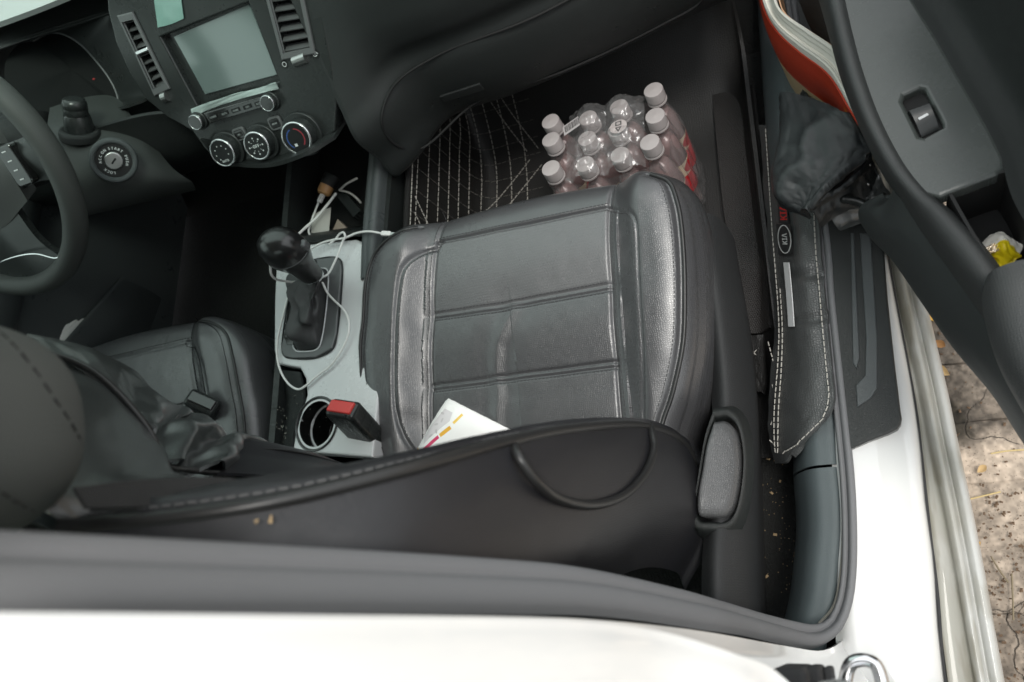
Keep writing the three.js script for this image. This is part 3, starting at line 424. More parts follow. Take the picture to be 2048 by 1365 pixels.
{
  const cu = new THREE.Group(); cu.name = 'cushion'; seatA.add(cu);
  makeCushion(cu, 1040, 205, (g) => g, true);
  // plastic side trim and recline lever
  const st = []; for (const [z, top, w] of [[-0.22, 0.50, 0], [-0.16, 0.52, 0.004], [-0.08, 0.515, 0.008], [0.02, 0.50, 0.006], [0.08, 0.505, 0.002], [0.16, 0.53, -0.004], [0.24, 0.56, -0.010], [0.32, 0.56, -0.016]]) st.push([[0.600 + w, top - 0.03, z], [0.618 + w, top - 0.004, z], [0.632 + w, top - 0.012, z], [0.642 + w, top - 0.05, z], [0.643 + w, top - 0.11, z], [0.634 + w, 0.33, z], [0.625 + w, 0.25, z]]);
  part(seatA, 'side_trim', patch(st, 40, 50, { th: 0.004, uv: 'zy' }), std(C(0.020, 0.021, 0.022), 0.72, { bumpMap: rep(tGrain, 0.12), bumpScale: 0.0004 }), 'black plastic trim on the door side of the seat base');
  part(seatA, 'rail_cover', new RoundedBoxGeometry(0.46, 0.14, 0.42, 3, 0.03).translate(0.36, 0.34, 0.02), M.black);
  const lvr = (k, dy) => { const o = [[0.6213,0.56,0.0798],[0.6342,0.56,0.0788],[0.6433,0.56,0.0916],[0.6452,0.56,0.1202],[0.6411,0.56,0.1512],[0.6336,0.56,0.1776],[0.6242,0.56,0.1892],[0.6095,0.56,0.1906],[0.5972,0.56,0.1877],[0.5977,0.56,0.168],[0.6048,0.56,0.137],[0.6121,0.56,0.1055]], c = o.reduce((m, p) => [m[0] + p[0] / o.length, m[1] + p[2] / o.length], [0, 0]); return smp([...o, o[0]], 72).map((p) => { const x = lerp(c[0], p[0], k), z = lerp(c[1], p[2], k); return [x, 0.562 + dy - 0.55 * Math.max(0, x - 0.600), z]; }); };
  part(seatA, 'recline_lever', planar(gridGeo([lvr(0.001, 0.004), lvr(0.4, 0.0038), lvr(0.75, 0.003), lvr(0.92, 0.0), lvr(1, -0.006), lvr(1.0, -0.03)], 72, 5), 'xz'), std(C(0.085, 0.086, 0.088), 0.5, { bumpMap: rep(tGrain, 0.07), bumpScale: 0.0005, roughnessMap: rep(tRough, 0.2) }), 'grey textured recline lever');
  part(seatA, 'lever_surround', gridGeo([lvr(1.08, -0.035), lvr(1.09, -0.012), lvr(1.18, -0.006), lvr(1.30, -0.012), lvr(1.42, -0.04)], 72, 4, (u, v) => [u * 0.4, v * 0.04]), M.plastic);
  // backrest
  const PR = [[0.588,0.5167,0.1262],[0.587,0.55,0.1074],[0.583,0.6862,0.1096],[0.577,0.8831,0.149],[0.568,1.0007,0.1815],[0.548,1.0907,0.2122],[0.505,1.142,0.2325],[0.452,1.1713,0.2421],[0.4,1.1947,0.2461]];
  const CR = [[0.57,0.5333,0.0961],[0.567,0.5702,0.0935],[0.56,0.6609,0.1039],[0.552,0.82,0.1341],[0.54,0.9459,0.1656],[0.525,1.0279,0.1901],[0.503,1.0846,0.2078],[0.47,1.1218,0.2175],[0.415,1.1412,0.2274]];
  const sh = (a, d) => a.map((p, i) => [p[0] + d[0], p[1] + d[1], p[2] + d[2]]);
  const midr = CR.map((p, i) => [lerp(p[0], PR[i][0], 0.55) + 0.004, lerp(p[1], PR[i][1], 0.5) + 0.003, lerp(p[2], PR[i][2], 0.45) - 0.001]);
  const br = new THREE.Group(); br.name = 'backrest'; seatA.add(br);
  part(br, 'outer_bolster', patch([sh(CR, [-0.11, 0, 0.07]), sh(CR, [-0.045, 0.003, 0.03]), CR, midr, PR], 110, 36, { th: 0.003, disp: (u, v) => 0.002 * (fbm(u * 16, v * 3, 3) - 0.5) - 0.004 * Math.exp(-Math.pow((v - 0.84) / 0.018, 2)) }), M.coverSide);
  part(br, 'side_panel', patch([sh(PR, [-0.001, 0, 0.001]), sh(PR, [0.006, -0.004, 0.035]), sh(PR, [0.002, -0.012, 0.09]), sh(PR, [-0.03, -0.02, 0.14])], 90, 24, { th: 0.003, disp: (u, v) => 0.0035 * (fbm(u * 9, v * 3, 3) - 0.5) }), M.coverSide, 'smooth black side of the seat back cover');
  part(br, 'piping', tube(PR.map((p) => [p[0] + 0.001, p[1] + 0.001, p[2]]), 0.0045, { n: 160 }), M.piping);
  stuff(part(br, 'stitching', stitch(midr.map((p, i) => [lerp(p[0], PR[i][0], 0.62), lerp(p[1], PR[i][1], 0.62) + 0.002, lerp(p[2], PR[i][2], 0.62) - 0.003]), { sp: 0.007, len: 0.005, r: 0.0009 }), std(C(0.11), 0.8)));
  part(br, 'pocket_piping', tube([[0.571,0.9849,0.1797],[0.58,0.9942,0.1908],[0.584,0.9869,0.2006],[0.586,0.975,0.207],[0.586,0.949,0.2122],[0.588,0.9003,0.213],[0.59,0.8484,0.2059],[0.592,0.79,0.1889],[0.594,0.7362,0.1603],[0.594,0.7109,0.136],[0.59,0.701,0.12],[0.584,0.6891,0.1076]], 0.004, { n: 80 }), M.piping, 'curved piping of the pocket on the seat back side');
  const A = [[0.155,1.0773,0.0695],[0.16,1.0526,0.0695],[0.165,1.0241,0.0678],[0.17,0.977,0.0795],[0.176,0.9336,0.1015],[0.185,0.9225,0.096],[0.182,0.8851,0.113],[0.182,0.8455,0.1143],[0.176,0.7612,0.1239],[0.17,0.7087,0.1233]], B = [[0.2,1.1039,0.0894],[0.215,1.0877,0.0929],[0.235,1.0735,0.1042],[0.255,1.0547,0.1274],[0.268,1.037,0.1523],[0.275,1.028,0.174],[0.262,0.9892,0.1733],[0.245,0.933,0.1665],[0.225,0.8524,0.1569],[0.2,0.761,0.1438]];
  const mid = A.map((p, i) => [lerp(p[0], B[i][0], 0.5) - 0.004, lerp(p[1], B[i][1], 0.5) + 0.006, lerp(p[2], B[i][2], 0.5) - 0.012]);
  part(br, 'cover_flap', patch([A.map((p) => [p[0] - 0.05, p[1] - 0.03, p[2] + 0.035]), A, mid, B], 120, 60, { th: 0.003, disp: (u, v) => { const s = sst(0.25, 0.6, u) * (1 - sst(0.75, 1, u)); return 0.010 * s * Math.sin(u * 36 + v * 5 + 4 * fbm(u * 5, v * 5, 2)) * (0.35 + v) + 0.010 * (fbm(u * 8, v * 4, 3) - 0.5); } }), M.leatherSoft, 'crumpled loose black leather cover at the seat back shoulder');
  part(br, 'hem', tube(B, 0.0028, { n: 100 }), M.piping);
  const C1 = [[0.28,1.1491,0.1356],[0.3,1.1345,0.149],[0.315,1.1194,0.1653],[0.325,1.1,0.1823],[0.33,1.0763,0.1952],[0.325,1.049,0.194],[0.32,1.0148,0.1905],[0.31,0.9664,0.1849],[0.3,0.9055,0.177],[0.29,0.8436,0.1666]], D1 = [[0.37,1.197,0.2183],[0.375,1.1851,0.2194],[0.38,1.1728,0.2198],[0.385,1.1568,0.2187],[0.39,1.1363,0.2164],[0.395,1.1179,0.2144],[0.4,1.0939,0.2124],[0.41,1.0726,0.211],[0.42,1.0447,0.2075],[0.43,1.014,0.1996]];
  part(br, 'shoulder_panel', patch([B.map((p) => [p[0], p[1] - 0.012, p[2] + 0.006]), C1, D1, D1.map((p) => [p[0] + 0.02, p[1] - 0.02, p[2] + 0.03])], 80, 24, { th: 0.003, disp: (u, v) => 0.004 * (fbm(u * 6, v * 4, 3) - 0.5) }), M.leatherSoft);
  part(br, 'strap', patch([[[0.435,1.2146,0.2293],[0.435,1.1862,0.2222],[0.435,1.157,0.2168],[0.44,1.1285,0.2126],[0.445,1.1047,0.2112]], [[0.44,1.2095,0.2393],[0.44,1.1847,0.2362],[0.44,1.159,0.2318],[0.445,1.1315,0.2249],[0.45,1.1093,0.2159]]], 60, 12, { th: 0.002 }), M.weave, 'ribbed elastic strap at the top of the seat back');
  const IB = [[0.19,0.8977,0.1261],[0.2,0.8602,0.1176],[0.205,0.8121,0.1166],[0.215,0.7643,0.1202],[0.225,0.7206,0.1294]], IB2 = [[0.25,0.9556,0.1697],[0.26,0.9165,0.1662],[0.275,0.8783,0.1653],[0.29,0.844,0.1621],[0.31,0.8134,0.1552]];
  part(br, 'inner_bolster', patch([IB.map((p) => [p[0] - 0.05, p[1] - 0.05, p[2] + 0.03]), IB, IB.map((p, i) => p.map((v, k) => lerp(v, IB2[i][k], 0.5) + (k === 1 ? 0.008 : 0))), IB2], 60, 30, { th: 0.003 }), M.coverSide);
  stuff(part(br, 'seam', tube([[0.222,0.8772,0.1362],[0.225,0.8408,0.1299],[0.232,0.8012,0.1288],[0.24,0.7586,0.1318]].map((p) => [p[0], p[1] + 0.004, p[2] - 0.002]), 0.0012, { n: 40 }), M.piping));
  // core that closes the back of the seat
  const core = []; for (const [y, z, w] of [[0.46, 0.20, 0.22], [0.6, 0.22, 0.215], [0.8, 0.27, 0.21], [0.98, 0.315, 0.19], [1.08, 0.335, 0.15], [1.10, 0.34, 0.08]]) core.push([[0.36 - w, y, z], [0.36 - w * 0.9, y, z - 0.045], [0.36, y, z - 0.05], [0.36 + w * 0.7, y, z - 0.05], [0.36 + w * 0.8, y, z + 0.02], [0.36, y, z + 0.04], [0.36 - w, y, z]]);
  part(br, 'backrest_core', patch(core, 30, 24), M.coverSide);
  // headrest
  const hr = (() => { const P = [], nu = 72, nv = 36, e = 0.9, pw = (v, k) => Math.sign(v) * Math.pow(Math.abs(v), k); for (let j = 0; j <= nv; j++) { P.push([]); const b = -Math.PI / 2 + Math.PI * j / nv; for (let i = 0; i <= nu; i++) { const a = -Math.PI + 2 * Math.PI * i / nu; let x = 0.104 * pw(Math.cos(b), e) * pw(Math.cos(a), e), z = 0.065 * pw(Math.cos(b), e) * pw(Math.sin(a), 0.75), y = 0.077 * pw(Math.sin(b), e); const t = 0.28; P[j].push([x, y * Math.cos(t) - z * Math.sin(t), y * Math.sin(t) + z * Math.cos(t)]); } } return P; });
  const H = hr().map((r) => r.map((p) => [p[0] + 0.332, p[1] + 1.251, p[2] + 0.203]));
  const hd = part(seatA, 'headrest', gridGeo(H, 72, 36, (u, v) => [u * 0.5, v * 0.3]), std(C(0.090, 0.097, 0.092), 0.72, { bumpMap: rep(tGrain, 0.1), bumpScale: 0.0003 }), 'grey black padded headrest at the left picture edge');
  const hs1 = [[0.345, 1.2545, 0.137], [0.3825, 1.2545, 0.1425], [0.4010, 1.2533, 0.1486], [0.4134, 1.2526, 0.1554], [0.4262, 1.2487, 0.1667], [0.4317, 1.2409, 0.1773], [0.4324, 1.2320, 0.1864], [0.4288, 1.2194, 0.1948], [0.4239, 1.2100, 0.2002], [0.41, 1.195, 0.206]], hs2 = [[0.4315, 1.276, 0.224], [0.4311, 1.2658, 0.2283], [0.4307, 1.2554, 0.2319], [0.4282, 1.2460, 0.2354], [0.4223, 1.2330, 0.2389], [0.4088, 1.2142, 0.2405]];
  for (const h of [hs1, hs2]) stuff(part(hd, 'stitching', stitch(h, { sp: 0.009, len: 0.006, r: 0.0007 }), std(C(0.03), 0.8)));
  for (const s of [-0.06, 0.06]) part(seatA, 'headrest_post', rod([[0.352 + s, 1.04, 0.27], [0.352 + s, 1.15, 0.235]], 0.006, { n: 6 }), M.steel);
}
const seatB = thing('driver_seat', 'black leather covered driver seat partly hidden behind the front seat back', 'car seat', 'front seats');
{
  const mm = new THREE.Matrix4().makeScale(-1, 1, 1).setPosition(-0.005, 0, 0.078), map = (g) => { const h = g.clone(); h.applyMatrix4(mm); if (h.index) { const I = h.index.array; for (let i = 0; i < I.length; i += 3) { const t = I[i]; I[i] = I[i + 1]; I[i + 1] = t; } } return h; };
  const cu = new THREE.Group(); cu.name = 'cushion'; seatB.add(cu);
  makeCushion(cu, 480, 90, map, true);
  const core = []; for (const [y, z, w] of [[0.46, 0.26, 0.23], [0.6, 0.29, 0.23], [0.8, 0.34, 0.22], [0.98, 0.385, 0.19], [1.06, 0.41, 0.15], [1.08, 0.42, 0.08]]) core.push([[-0.36 - w, y, z + 0.04], [-0.36 - w * 1.0, y, z - 0.05], [-0.36 - w * 0.8, y, z - 0.075], [-0.36 - w * 0.5, y, z - 0.04], [-0.36, y, z - 0.03], [-0.36 + w * 0.5, y, z - 0.04], [-0.36 + w * 0.8, y, z - 0.075], [-0.36 + w, y, z - 0.05], [-0.36 + w, y, z + 0.04], [-0.36, y, z + 0.06], [-0.36 - w, y, z + 0.04]]);
  part(seatB, 'backrest', patch(core, 60, 24), M.leather);
  part(seatB, 'headrest', new RoundedBoxGeometry(0.25, 0.18, 0.1, 6, 0.045).rotateX(0.25).translate(-0.36, 1.19, 0.40), M.leather);
  part(seatB, 'rail_cover', new RoundedBoxGeometry(0.44, 0.16, 0.42, 3, 0.03).translate(-0.36, 0.34, 0.10), M.black);
}

// ---------- dashboard ----------
const dash = thing('dashboard', 'dark green black dashboard with vents, screen, knobs and glovebox', 'dashboard');
const SM = frame([0, 0.75, -0.45642], [1, 0, 0], [0, 0.7593, -0.6507], [0, 0.6507, 0.7593]);
const onS = (g, d = 0) => { g.translate(0, 0, d); return at(g, SM); };
const shift2 = (pts, c, k) => pts.map(([x, y]) => [c[0] + (x - c[0]) * k, c[1] + (y - c[1]) * k]);
const mean2 = (pts) => [pts.reduce((a, p) => a + p[0], 0) / pts.length, pts.reduce((a, p) => a + p[1], 0) / pts.length];
function faceTex(draw, n = 256) { return canvasTex(n, n, (g, w) => { g.fillStyle = '#0b0c0c'; g.fillRect(0, 0, w, w); g.strokeStyle = '#cfd2d2'; g.fillStyle = '#cfd2d2'; g.lineWidth = 5; g.textAlign = 'center'; g.textBaseline = 'middle'; draw(g, w); }); }
{
  const scrO = [[-0.0877,0.1074],[0.0838,0.1042],[0.0717,-0.0063],[-0.0873,-0.0032]], scr = [[-0.0732,0.1015],[0.0774,0.1028],[0.0699,0.0017],[-0.0708,0.0114]], vL = [[-0.1393,0.1510],[-0.1119,0.1476],[-0.1187,0.0426],[-0.1508,0.0406]], vR = [[0.1211,0.1154],[0.1754,0.1043],[0.1503,0.0160],[0.0986,0.0229]];
  const outl = [[-0.0877,0.2587],[-0.1537,0.1682],[-0.1715,0.1247],[-0.1782,0.0743],[-0.1752,0.0378],[-0.1532,0.0004],[-0.1213,-0.0318],[-0.1163,-0.0636],[-0.1078,-0.0830],[-0.0755,-0.0991],[-0.0112,-0.1132],[0.0488,-0.1138],[0.0964,-0.1117],[0.1252,-0.0986],[0.1485,-0.0609],[0.1703,-0.0043],[0.1848,0.0475],[0.2308,0.1496]];
  part(dash, 'centre_panel', onS(ext(shp(outl), 0.03, 0.003, [shp(scrO), shp(vL), shp(vR)])), M.smooth, 'smooth dark centre panel around the screen');
  part(dash, 'screen_recess', onS(ext(shp(shift2(scrO, mean2(scrO), 1.03)), 0.02, 0), -0.012), M.smooth);
  const sc = part(dash, 'display_screen', onS(ext(shp(scr), 0.004, 0.001), -0.009), std(C(0.13, 0.165, 0.16), 0.22, { clearcoat: 1, clearcoatRoughness: 0.12, roughnessMap: rep(tRough, 0.12) }), 'switched off grey green touch screen');
  part(sc, 'screen_film', onS(patch([[[-0.0989,0.0000],[-0.0618,0.0001],[-0.0120,-0.0022],[0.0358,-0.0051],[0.0697,-0.0065]], [[-0.1003,-0.0126],[-0.0634,-0.0099],[-0.0155,-0.0107],[0.0330,-0.0127],[0.0687,-0.0161]]].map((r, j) => r.map(([x, y], i) => [x, y, 0.004 + 0.003 * Math.sin(i * 2.1 + j)])), 30, 8, { th: 0.002, disp: (u, v) => 0.0015 * (fbm(u * 12, v * 4, 2) - 0.5) })), std(C(0.30, 0.36, 0.345), 0.25, { clearcoat: 0.6 }), 'peeling film strip under the screen');
  part(dash, 'tape_patch', onS(patch([[[-0.0425,0.1893],[-0.0144,0.1869],[0.0116,0.1850]], [[-0.0640,0.1542],[-0.0375,0.1528],[-0.0148,0.1483]], [[-0.0820,0.1206],[-0.0562,0.1177],[-0.0307,0.1178]]].map((r) => r.map(([x, y]) => [x, y, 0.0022])), 16, 16, { th: 0.0015, disp: (u, v) => 0.0012 * (fbm(u * 5, v * 7, 3) - 0.5) })), std(C(0.19, 0.33, 0.29), 0.28, { clearcoat: 0.7, clearcoatRoughness: 0.1 }), 'shiny pale green tape stuck above the screen');
  // vents
  const vent = (q, n, lbl, lever) => {
    const v = new THREE.Group(); v.name = 'air_vent'; v.userData.label = lbl; dash.add(v);
    const at2 = (s, t) => { const a = [lerp(q[0][0], q[3][0], t), lerp(q[0][1], q[3][1], t)], b = [lerp(q[1][0], q[2][0], t), lerp(q[1][1], q[2][1], t)]; return [lerp(a[0], b[0], s), lerp(a[1], b[1], s)]; };
    part(v, 'vent_box', onS(ext(shp(shift2(q, mean2(q), 1.02)), 0.01, 0), -0.03), M.black);
    part(v, 'vent_frame', onS(ext(shp(shift2(q, mean2(q), 1.10)), 0.006, 0.002, [shp(shift2(q, mean2(q), 0.95))]), 0.004), M.satinDark);
    for (let i = 0; i < n; i++) { const t = (i + 0.6) / n, a = at2(0.03, t), b = at2(0.97, t); const g = patch([[[a[0], a[1] - 0.001, -0.004], [b[0], b[1] - 0.001, -0.004]], [[a[0], a[1] + 0.006, -0.018], [b[0], b[1] + 0.006, -0.018]]], 2, 2, { th: 0.0016 }); part(v, 'slat', onS(g), M.satinDark); }
    if (lever) { const a = at2(0.05, 0.46), b = at2(0.95, 0.46); part(v, 'slider', onS(new RoundedBoxGeometry(b[0] - a[0], 0.006, 0.01, 2, 0.002).translate((a[0] + b[0]) / 2, (a[1] + b[1]) / 2, 0)), M.chrome); }
  };
  vent(vL, 9, 'narrow slatted air vent beside the instrument hood', true);
  vent(vR, 7, 'wide slatted air vent right of the screen', false);
  const wh = (p, w) => { const [x, y] = p; part(dash, 'vent_wheel', onS(new THREE.CylinderGeometry(0.008, 0.008, w, 24).rotateZ(Math.PI / 2).translate(x, y, 0)), M.steel); };
  wh([[0.1231,0.0112]][0], 0.022); wh([[-0.1353,0.0290]][0], 0.010);
  const sym = (p, r, draw) => part(dash, 'vent_symbol', onS(new THREE.CircleGeometry(r, 24).translate(p[0], p[1], 0.0006)), std(C(1, 1, 1), 0.6, { map: faceTex(draw) }));
  sym([[0.0943,0.0124]][0], 0.006, (g, w) => { g.lineWidth = 18; g.beginPath(); g.arc(w / 2, w / 2, w * 0.27, 0, 7); g.stroke(); });
  sym([[0.1495,0.0112]][0], 0.007, (g, w) => { g.lineWidth = 16; g.beginPath(); g.arc(w / 2, w / 2, w * 0.24, 0.6, 6.2); g.stroke(); g.beginPath(); g.arc(w / 2, w / 2, w * 0.09, 0, 7); g.fill(); g.beginPath(); g.moveTo(w * 0.7, w * 0.5); g.lineTo(w * 0.9, w * 0.55); g.stroke(); });
  // head unit strip
  const hu = new THREE.Group(); hu.name = 'radio_strip'; dash.add(hu);
  const so = [[-0.0760,-0.0129],[0.0380,-0.0188],[0.0410,-0.0329],[-0.0733,-0.0291]], sm = mean2(so);
  part(hu, 'strip_frame', onS(ext(shp(shift2(so, sm, 1.05)), 0.010, 0.002), 0.006), M.satinDark);
  part(hu, 'button_bar', onS(ext(shp(so), 0.010, 0.001), 0.0075), M.gloss);
  const words = ['POWER', 'MUTE', 'MODE', 'GPS', 'RADIO'], a = [so[0], so[1]].map((p, i) => [(p[0] + so[3 - i][0]) / 2, (p[1] + so[3 - i][1]) / 2]);
  words.forEach((wd, i) => { const t = 0.1 + 0.8 * i / 4, x = lerp(a[0][0], a[1][0], t), y = lerp(a[0][1], a[1][1], t); const tx = canvasTex(128, 48, (g) => { g.fillStyle = '#0a0b0b'; g.fillRect(0, 0, 128, 48); g.fillStyle = '#8d9292'; g.font = 'bold 30px sans-serif'; g.textAlign = 'center'; g.textBaseline = 'middle'; g.fillText(wd, 64, 25); }); part(hu, 'button_print', onS(new THREE.PlaneGeometry(0.016, 0.006).translate(x, y, 0.0082)), std(C(1, 1, 1), 0.4, { map: tx })); });
  const knob = (parent, name, p, r, h, collar, face, lbl) => {
    const k = new THREE.Group(); k.name = name; if (lbl) k.userData.label = lbl; parent.add(k); const T = (g, d = 0) => onS(g.translate(p[0], p[1], 0), d);
    if (collar) part(k, 'collar', T(disc(collar, 0.006)), M.smooth);
    part(k, 'knob_body', T(disc(r, h, { prof: [[0, h], [r * 0.8, h], [r * 0.84, h - 0.001], [r * 0.93, h * 0.85], [r, h * 0.25], [r * 1.02, 0]] }), 0.002), M.smooth);
    part(k, 'chrome_ring', T(ring(r * 0.80, r * 0.97, 0.0035), h), M.chrome);
    part(k, 'dial_face', T(new THREE.CircleGeometry(r * 0.82, 32), h + 0.0035), face);
  };
  const plain = M.gloss;
  knob(hu, 'volume_knob', [[-0.0947,-0.0199]][0], 0.0125, 0.012, 0.0145, plain); knob(hu, 'tuning_knob', [[0.0456,-0.0287]][0], 0.0125, 0.012, 0.0145, plain);
  const f1t = faceTex((g, w) => { for (let i = 0; i < 7; i++) { const a = 2.3 + i * 0.72; g.beginPath(); g.arc(w / 2 + Math.cos(a) * 80, w / 2 + Math.sin(a) * 80, 7, 0, 7); g.fill(); } g.font = 'bold 34px sans-serif'; g.fillText('AUTO', w / 2, w / 2 + 84); });
  const f2t = faceTex((g, w) => { for (let i = 0; i < 8; i++) { const a = i * 0.785; g.beginPath(); g.arc(w / 2 + Math.cos(a) * 84, w / 2 + Math.sin(a) * 84, 9, 0, 7); g.fill(); g.beginPath(); g.moveTo(w / 2 + Math.cos(a) * 50, w / 2 + Math.sin(a) * 50); g.lineTo(w / 2 + Math.cos(a) * 66, w / 2 + Math.sin(a) * 66); g.stroke(); } g.font = 'bold 46px sans-serif'; g.fillText('OFF', w / 2, w / 2); });
  const f3t = faceTex((g, w) => { g.lineWidth = 12; g.strokeStyle = '#2c4a86'; g.beginPath(); g.arc(w / 2, w / 2, 88, 2.2, 4.5); g.stroke(); g.strokeStyle = '#8a2a34'; g.beginPath(); g.arc(w / 2, w / 2, 88, 4.9, 7.2); g.stroke(); g.fillStyle = '#cfd2d2'; g.fillRect(w / 2 - 40, w / 2 + 40, 30, 26); });
  const fm = (t) => std(C(1, 1, 1), 0.35, { map: t });
  knob(dash, 'climate_knob', [[-0.0702,-0.0749]][0], 0.0235, 0.018, 0.029, fm(f1t), 'fan speed knob, leftmost of the three large knobs'); knob(dash, 'climate_knob', [[-0.0035,-0.0809]][0], 0.0235, 0.018, 0.029, fm(f2t), 'air direction knob, middle of the three large knobs'); knob(dash, 'climate_knob', [[0.0714,-0.0881]][0], 0.0265, 0.020, 0.034, fm(f3t), 'temperature knob with blue and red arc');
  for (const [p, w] of [[[[-0.0366,-0.0588]][0], 'AC'], [[[0.0342,-0.0603]][0], 'REAR']]) { part(dash, 'push_button', onS(ext(rrShape(0.020, 0.016, 0.005, p[0], p[1]), 0.008, 0.002), 0.004), M.gloss); part(dash, 'button_frame', onS(ext(rrShape(0.024, 0.020, 0.006, p[0], p[1]), 0.004, 0.001, [rrShape(0.0205, 0.0165, 0.005, p[0], p[1])]), 0.0035), M.satinDark); const tx = canvasTex(96, 64, (g) => { g.fillStyle = '#0a0b0b'; g.fillRect(0, 0, 96, 64); g.fillStyle = '#aeb2b2'; g.font = 'bold 30px sans-serif'; g.textAlign = 'center'; g.textBaseline = 'middle'; g.fillText(w, 48, 33); }); part(dash, 'button_print', onS(new THREE.PlaneGeometry(0.012, 0.007).translate(p[0], p[1], 0.0046)), std(C(1, 1, 1), 0.4, { map: tx })); }
  // main pad, passenger side: one rounded profile swept across
  const prof = [[0.40, -0.78], [0.49, -0.66], [0.525, -0.50], [0.545, -0.468], [0.60, -0.455], [0.655, -0.460], [0.69, -0.474], [0.72, -0.470], [0.76, -0.478], [0.82, -0.510], [0.88, -0.58], [0.92, -0.70], [0.935, -1.0]];
  const xs = [0.150, 0.16, 0.19, 0.25, 0.36, 0.5, 0.62, 0.72], rows = xs.map((x) => prof.map(([y, z]) => { const e = y > 0.53 && y < 0.9 ? (-0.405 - 0.857 * (Math.max(0.66, y) - 0.69) - z) * (1 - sst(0.15, 0.27, x)) : 0, fwd = -0.05 * sst(0.35, 0.75, x); return [x, y, z + e + fwd]; }));
  part(dash, 'passenger_pad', patch(rows, 90, 60, { th: 0.006, uv: 'xy' }), M.plastic, 'grained dark pad in front of the passenger');
  const zAt = (x, y) => { let z = 0; for (let i = 1; i < prof.length; i++) if (y <= prof[i][0]) { z = lerp(prof[i - 1][1], prof[i][1], (y - prof[i - 1][0]) / (prof[i][0] - prof[i - 1][0])); break; } return z + (-0.405 - 0.857 * (Math.max(0.66, y) - 0.69) - z) * (1 - sst(0.15, 0.27, x)) - 0.05 * sst(0.35, 0.75, x); };
  const gl = []; for (const [x, y] of [[0.20, 0.555], [0.30, 0.555], [0.45, 0.555], [0.6, 0.555], [0.66, 0.57], [0.67, 0.62], [0.66, 0.665], [0.6, 0.675], [0.45, 0.675], [0.30, 0.675], [0.225, 0.672], [0.195, 0.655], [0.185, 0.61]]) gl.push([x, y, zAt(x, y) + 0.003]);
  part(dash, 'glovebox_gap', tube(gl, 0.0022, { closed: true, n: 160, seg: 6 }), M.black);
  part(dash, 'glovebox_handle', new RoundedBoxGeometry(0.07, 0.016, 0.004, 3, 0.0015).translate(0.30, 0.60, zAt(0.3, 0.60) + 0.003), M.plastic);
  // driver side: top pad, hood brow, cluster
  part(dash, 'top_pad', patch([[[-0.74, 0.885, -1.02], [-0.4, 0.90, -1.03], [0, 0.915, -1.03], [0.4, 0.93, -1.03], [0.72, 0.93, -1.02]], [[-0.74, 0.89, -0.8], [-0.4, 0.905, -0.8], [0, 0.92, -0.8], [0.4, 0.93, -0.8], [0.72, 0.92, -0.8]], [[-0.72, 0.885, -0.68], [-0.45, 0.905, -0.62], [-0.18, 0.895, -0.61], [0.14, 0.90, -0.63], [0.2, 0.915, -0.70]]], 50, 20, { th: 0.01, uv: 'xz' }), std(C(0.42, 0.44, 0.43), 0.55, { bumpMap: rep(tFine, 0.08), bumpScale: 0.0002 }), 'lighter dashboard top under the windscreen');
  const B0 = [[-0.5,0.8826,-0.6153],[-0.455,0.8642,-0.6368],[-0.41,0.8445,-0.6533],[-0.37,0.8291,-0.6643],[-0.315,0.8192,-0.6703],[-0.245,0.8157,-0.6669]], B1 = [[-0.5,0.8789,-0.5975],[-0.46,0.8574,-0.619],[-0.41,0.8409,-0.6353],[-0.37,0.8259,-0.648],[-0.315,0.8158,-0.6523],[-0.245,0.8097,-0.6493]];
  part(dash, 'hood_brow', patch([B0.map((p) => [p[0], p[1] + 0.01, p[2] - 0.05]), B0, B1, B1.map((p) => [p[0], p[1] - 0.012, p[2] - 0.03])], 50, 14, { th: 0.006, uv: 'xz' }), M.plastic, 'textured brow over the instrument hood');
  const cl = [[-0.375,0.7767,-0.6044]][0];
  const H0 = [[-0.415,0.8395,-0.6361],[-0.375,0.8235,-0.6538],[-0.32,0.8134,-0.6591],[-0.265,0.8091,-0.6596],[-0.25,0.7984,-0.6406],[-0.246,0.7768,-0.6097],[-0.242,0.749,-0.5675],[-0.24,0.7279,-0.5407],[-0.26,0.7368,-0.5256],[-0.29,0.7401,-0.5251]], H1 = [[-0.44,0.8197,-0.6578],[-0.42,0.8058,-0.6777],[-0.4,0.7915,-0.6776],[-0.378,0.7706,-0.6613],[-0.358,0.7475,-0.6313],[-0.35,0.7324,-0.6135],[-0.345,0.7199,-0.5959],[-0.342,0.7119,-0.5781],[-0.345,0.7097,-0.5678],[-0.352,0.7148,-0.5585]];
  part(dash, 'cluster_hood', patch([H0, H0.map((p, i) => p.map((v, k) => lerp(v, H1[i][k], 0.5))), H1], 60, 20, { th: 0.004 }), M.smooth, 'curved wall of the instrument hood');
  const lens = [...H1.map((p) => [p[0], p[1], p[2]]), ...[[-0.4,0.7471,-0.5442],[-0.44,0.7836,-0.5391],[-0.48,0.8157,-0.5622],[-0.48,0.8344,-0.6114],[-0.46,0.8324,-0.6474]]];
  { const c = lens.reduce((a, p) => a.map((v, k) => v + p[k] / lens.length), [0, 0, 0]), q = even([...lens, lens[0]], 80), rows2 = []; for (let j = 0; j <= 8; j++) rows2.push(q.map((p) => p.map((v, k) => lerp(c[k], v, j / 8) - (k === 2 ? 0.012 * (1 - Math.pow(j / 8, 2)) : 0)))); const lz = part(dash, 'instrument_lens', gridGeo(rows2, 80, 8), std(C(0.007, 0.008, 0.008), 0.6, { specularIntensity: 0.15 }), 'black instrument lens'); part(lz, 'lens_rim', tube(smp(H1, 40), 0.0018, { n: 90 }), M.satinDark); part(lz, 'warning_lamp', new THREE.SphereGeometry(0.002, 8, 6).scale(1.6, 1, 1).translate(...[[-0.372,0.7425,-0.6078]][0]), std(C(0.35, 0.02, 0.02), 0.4)); }
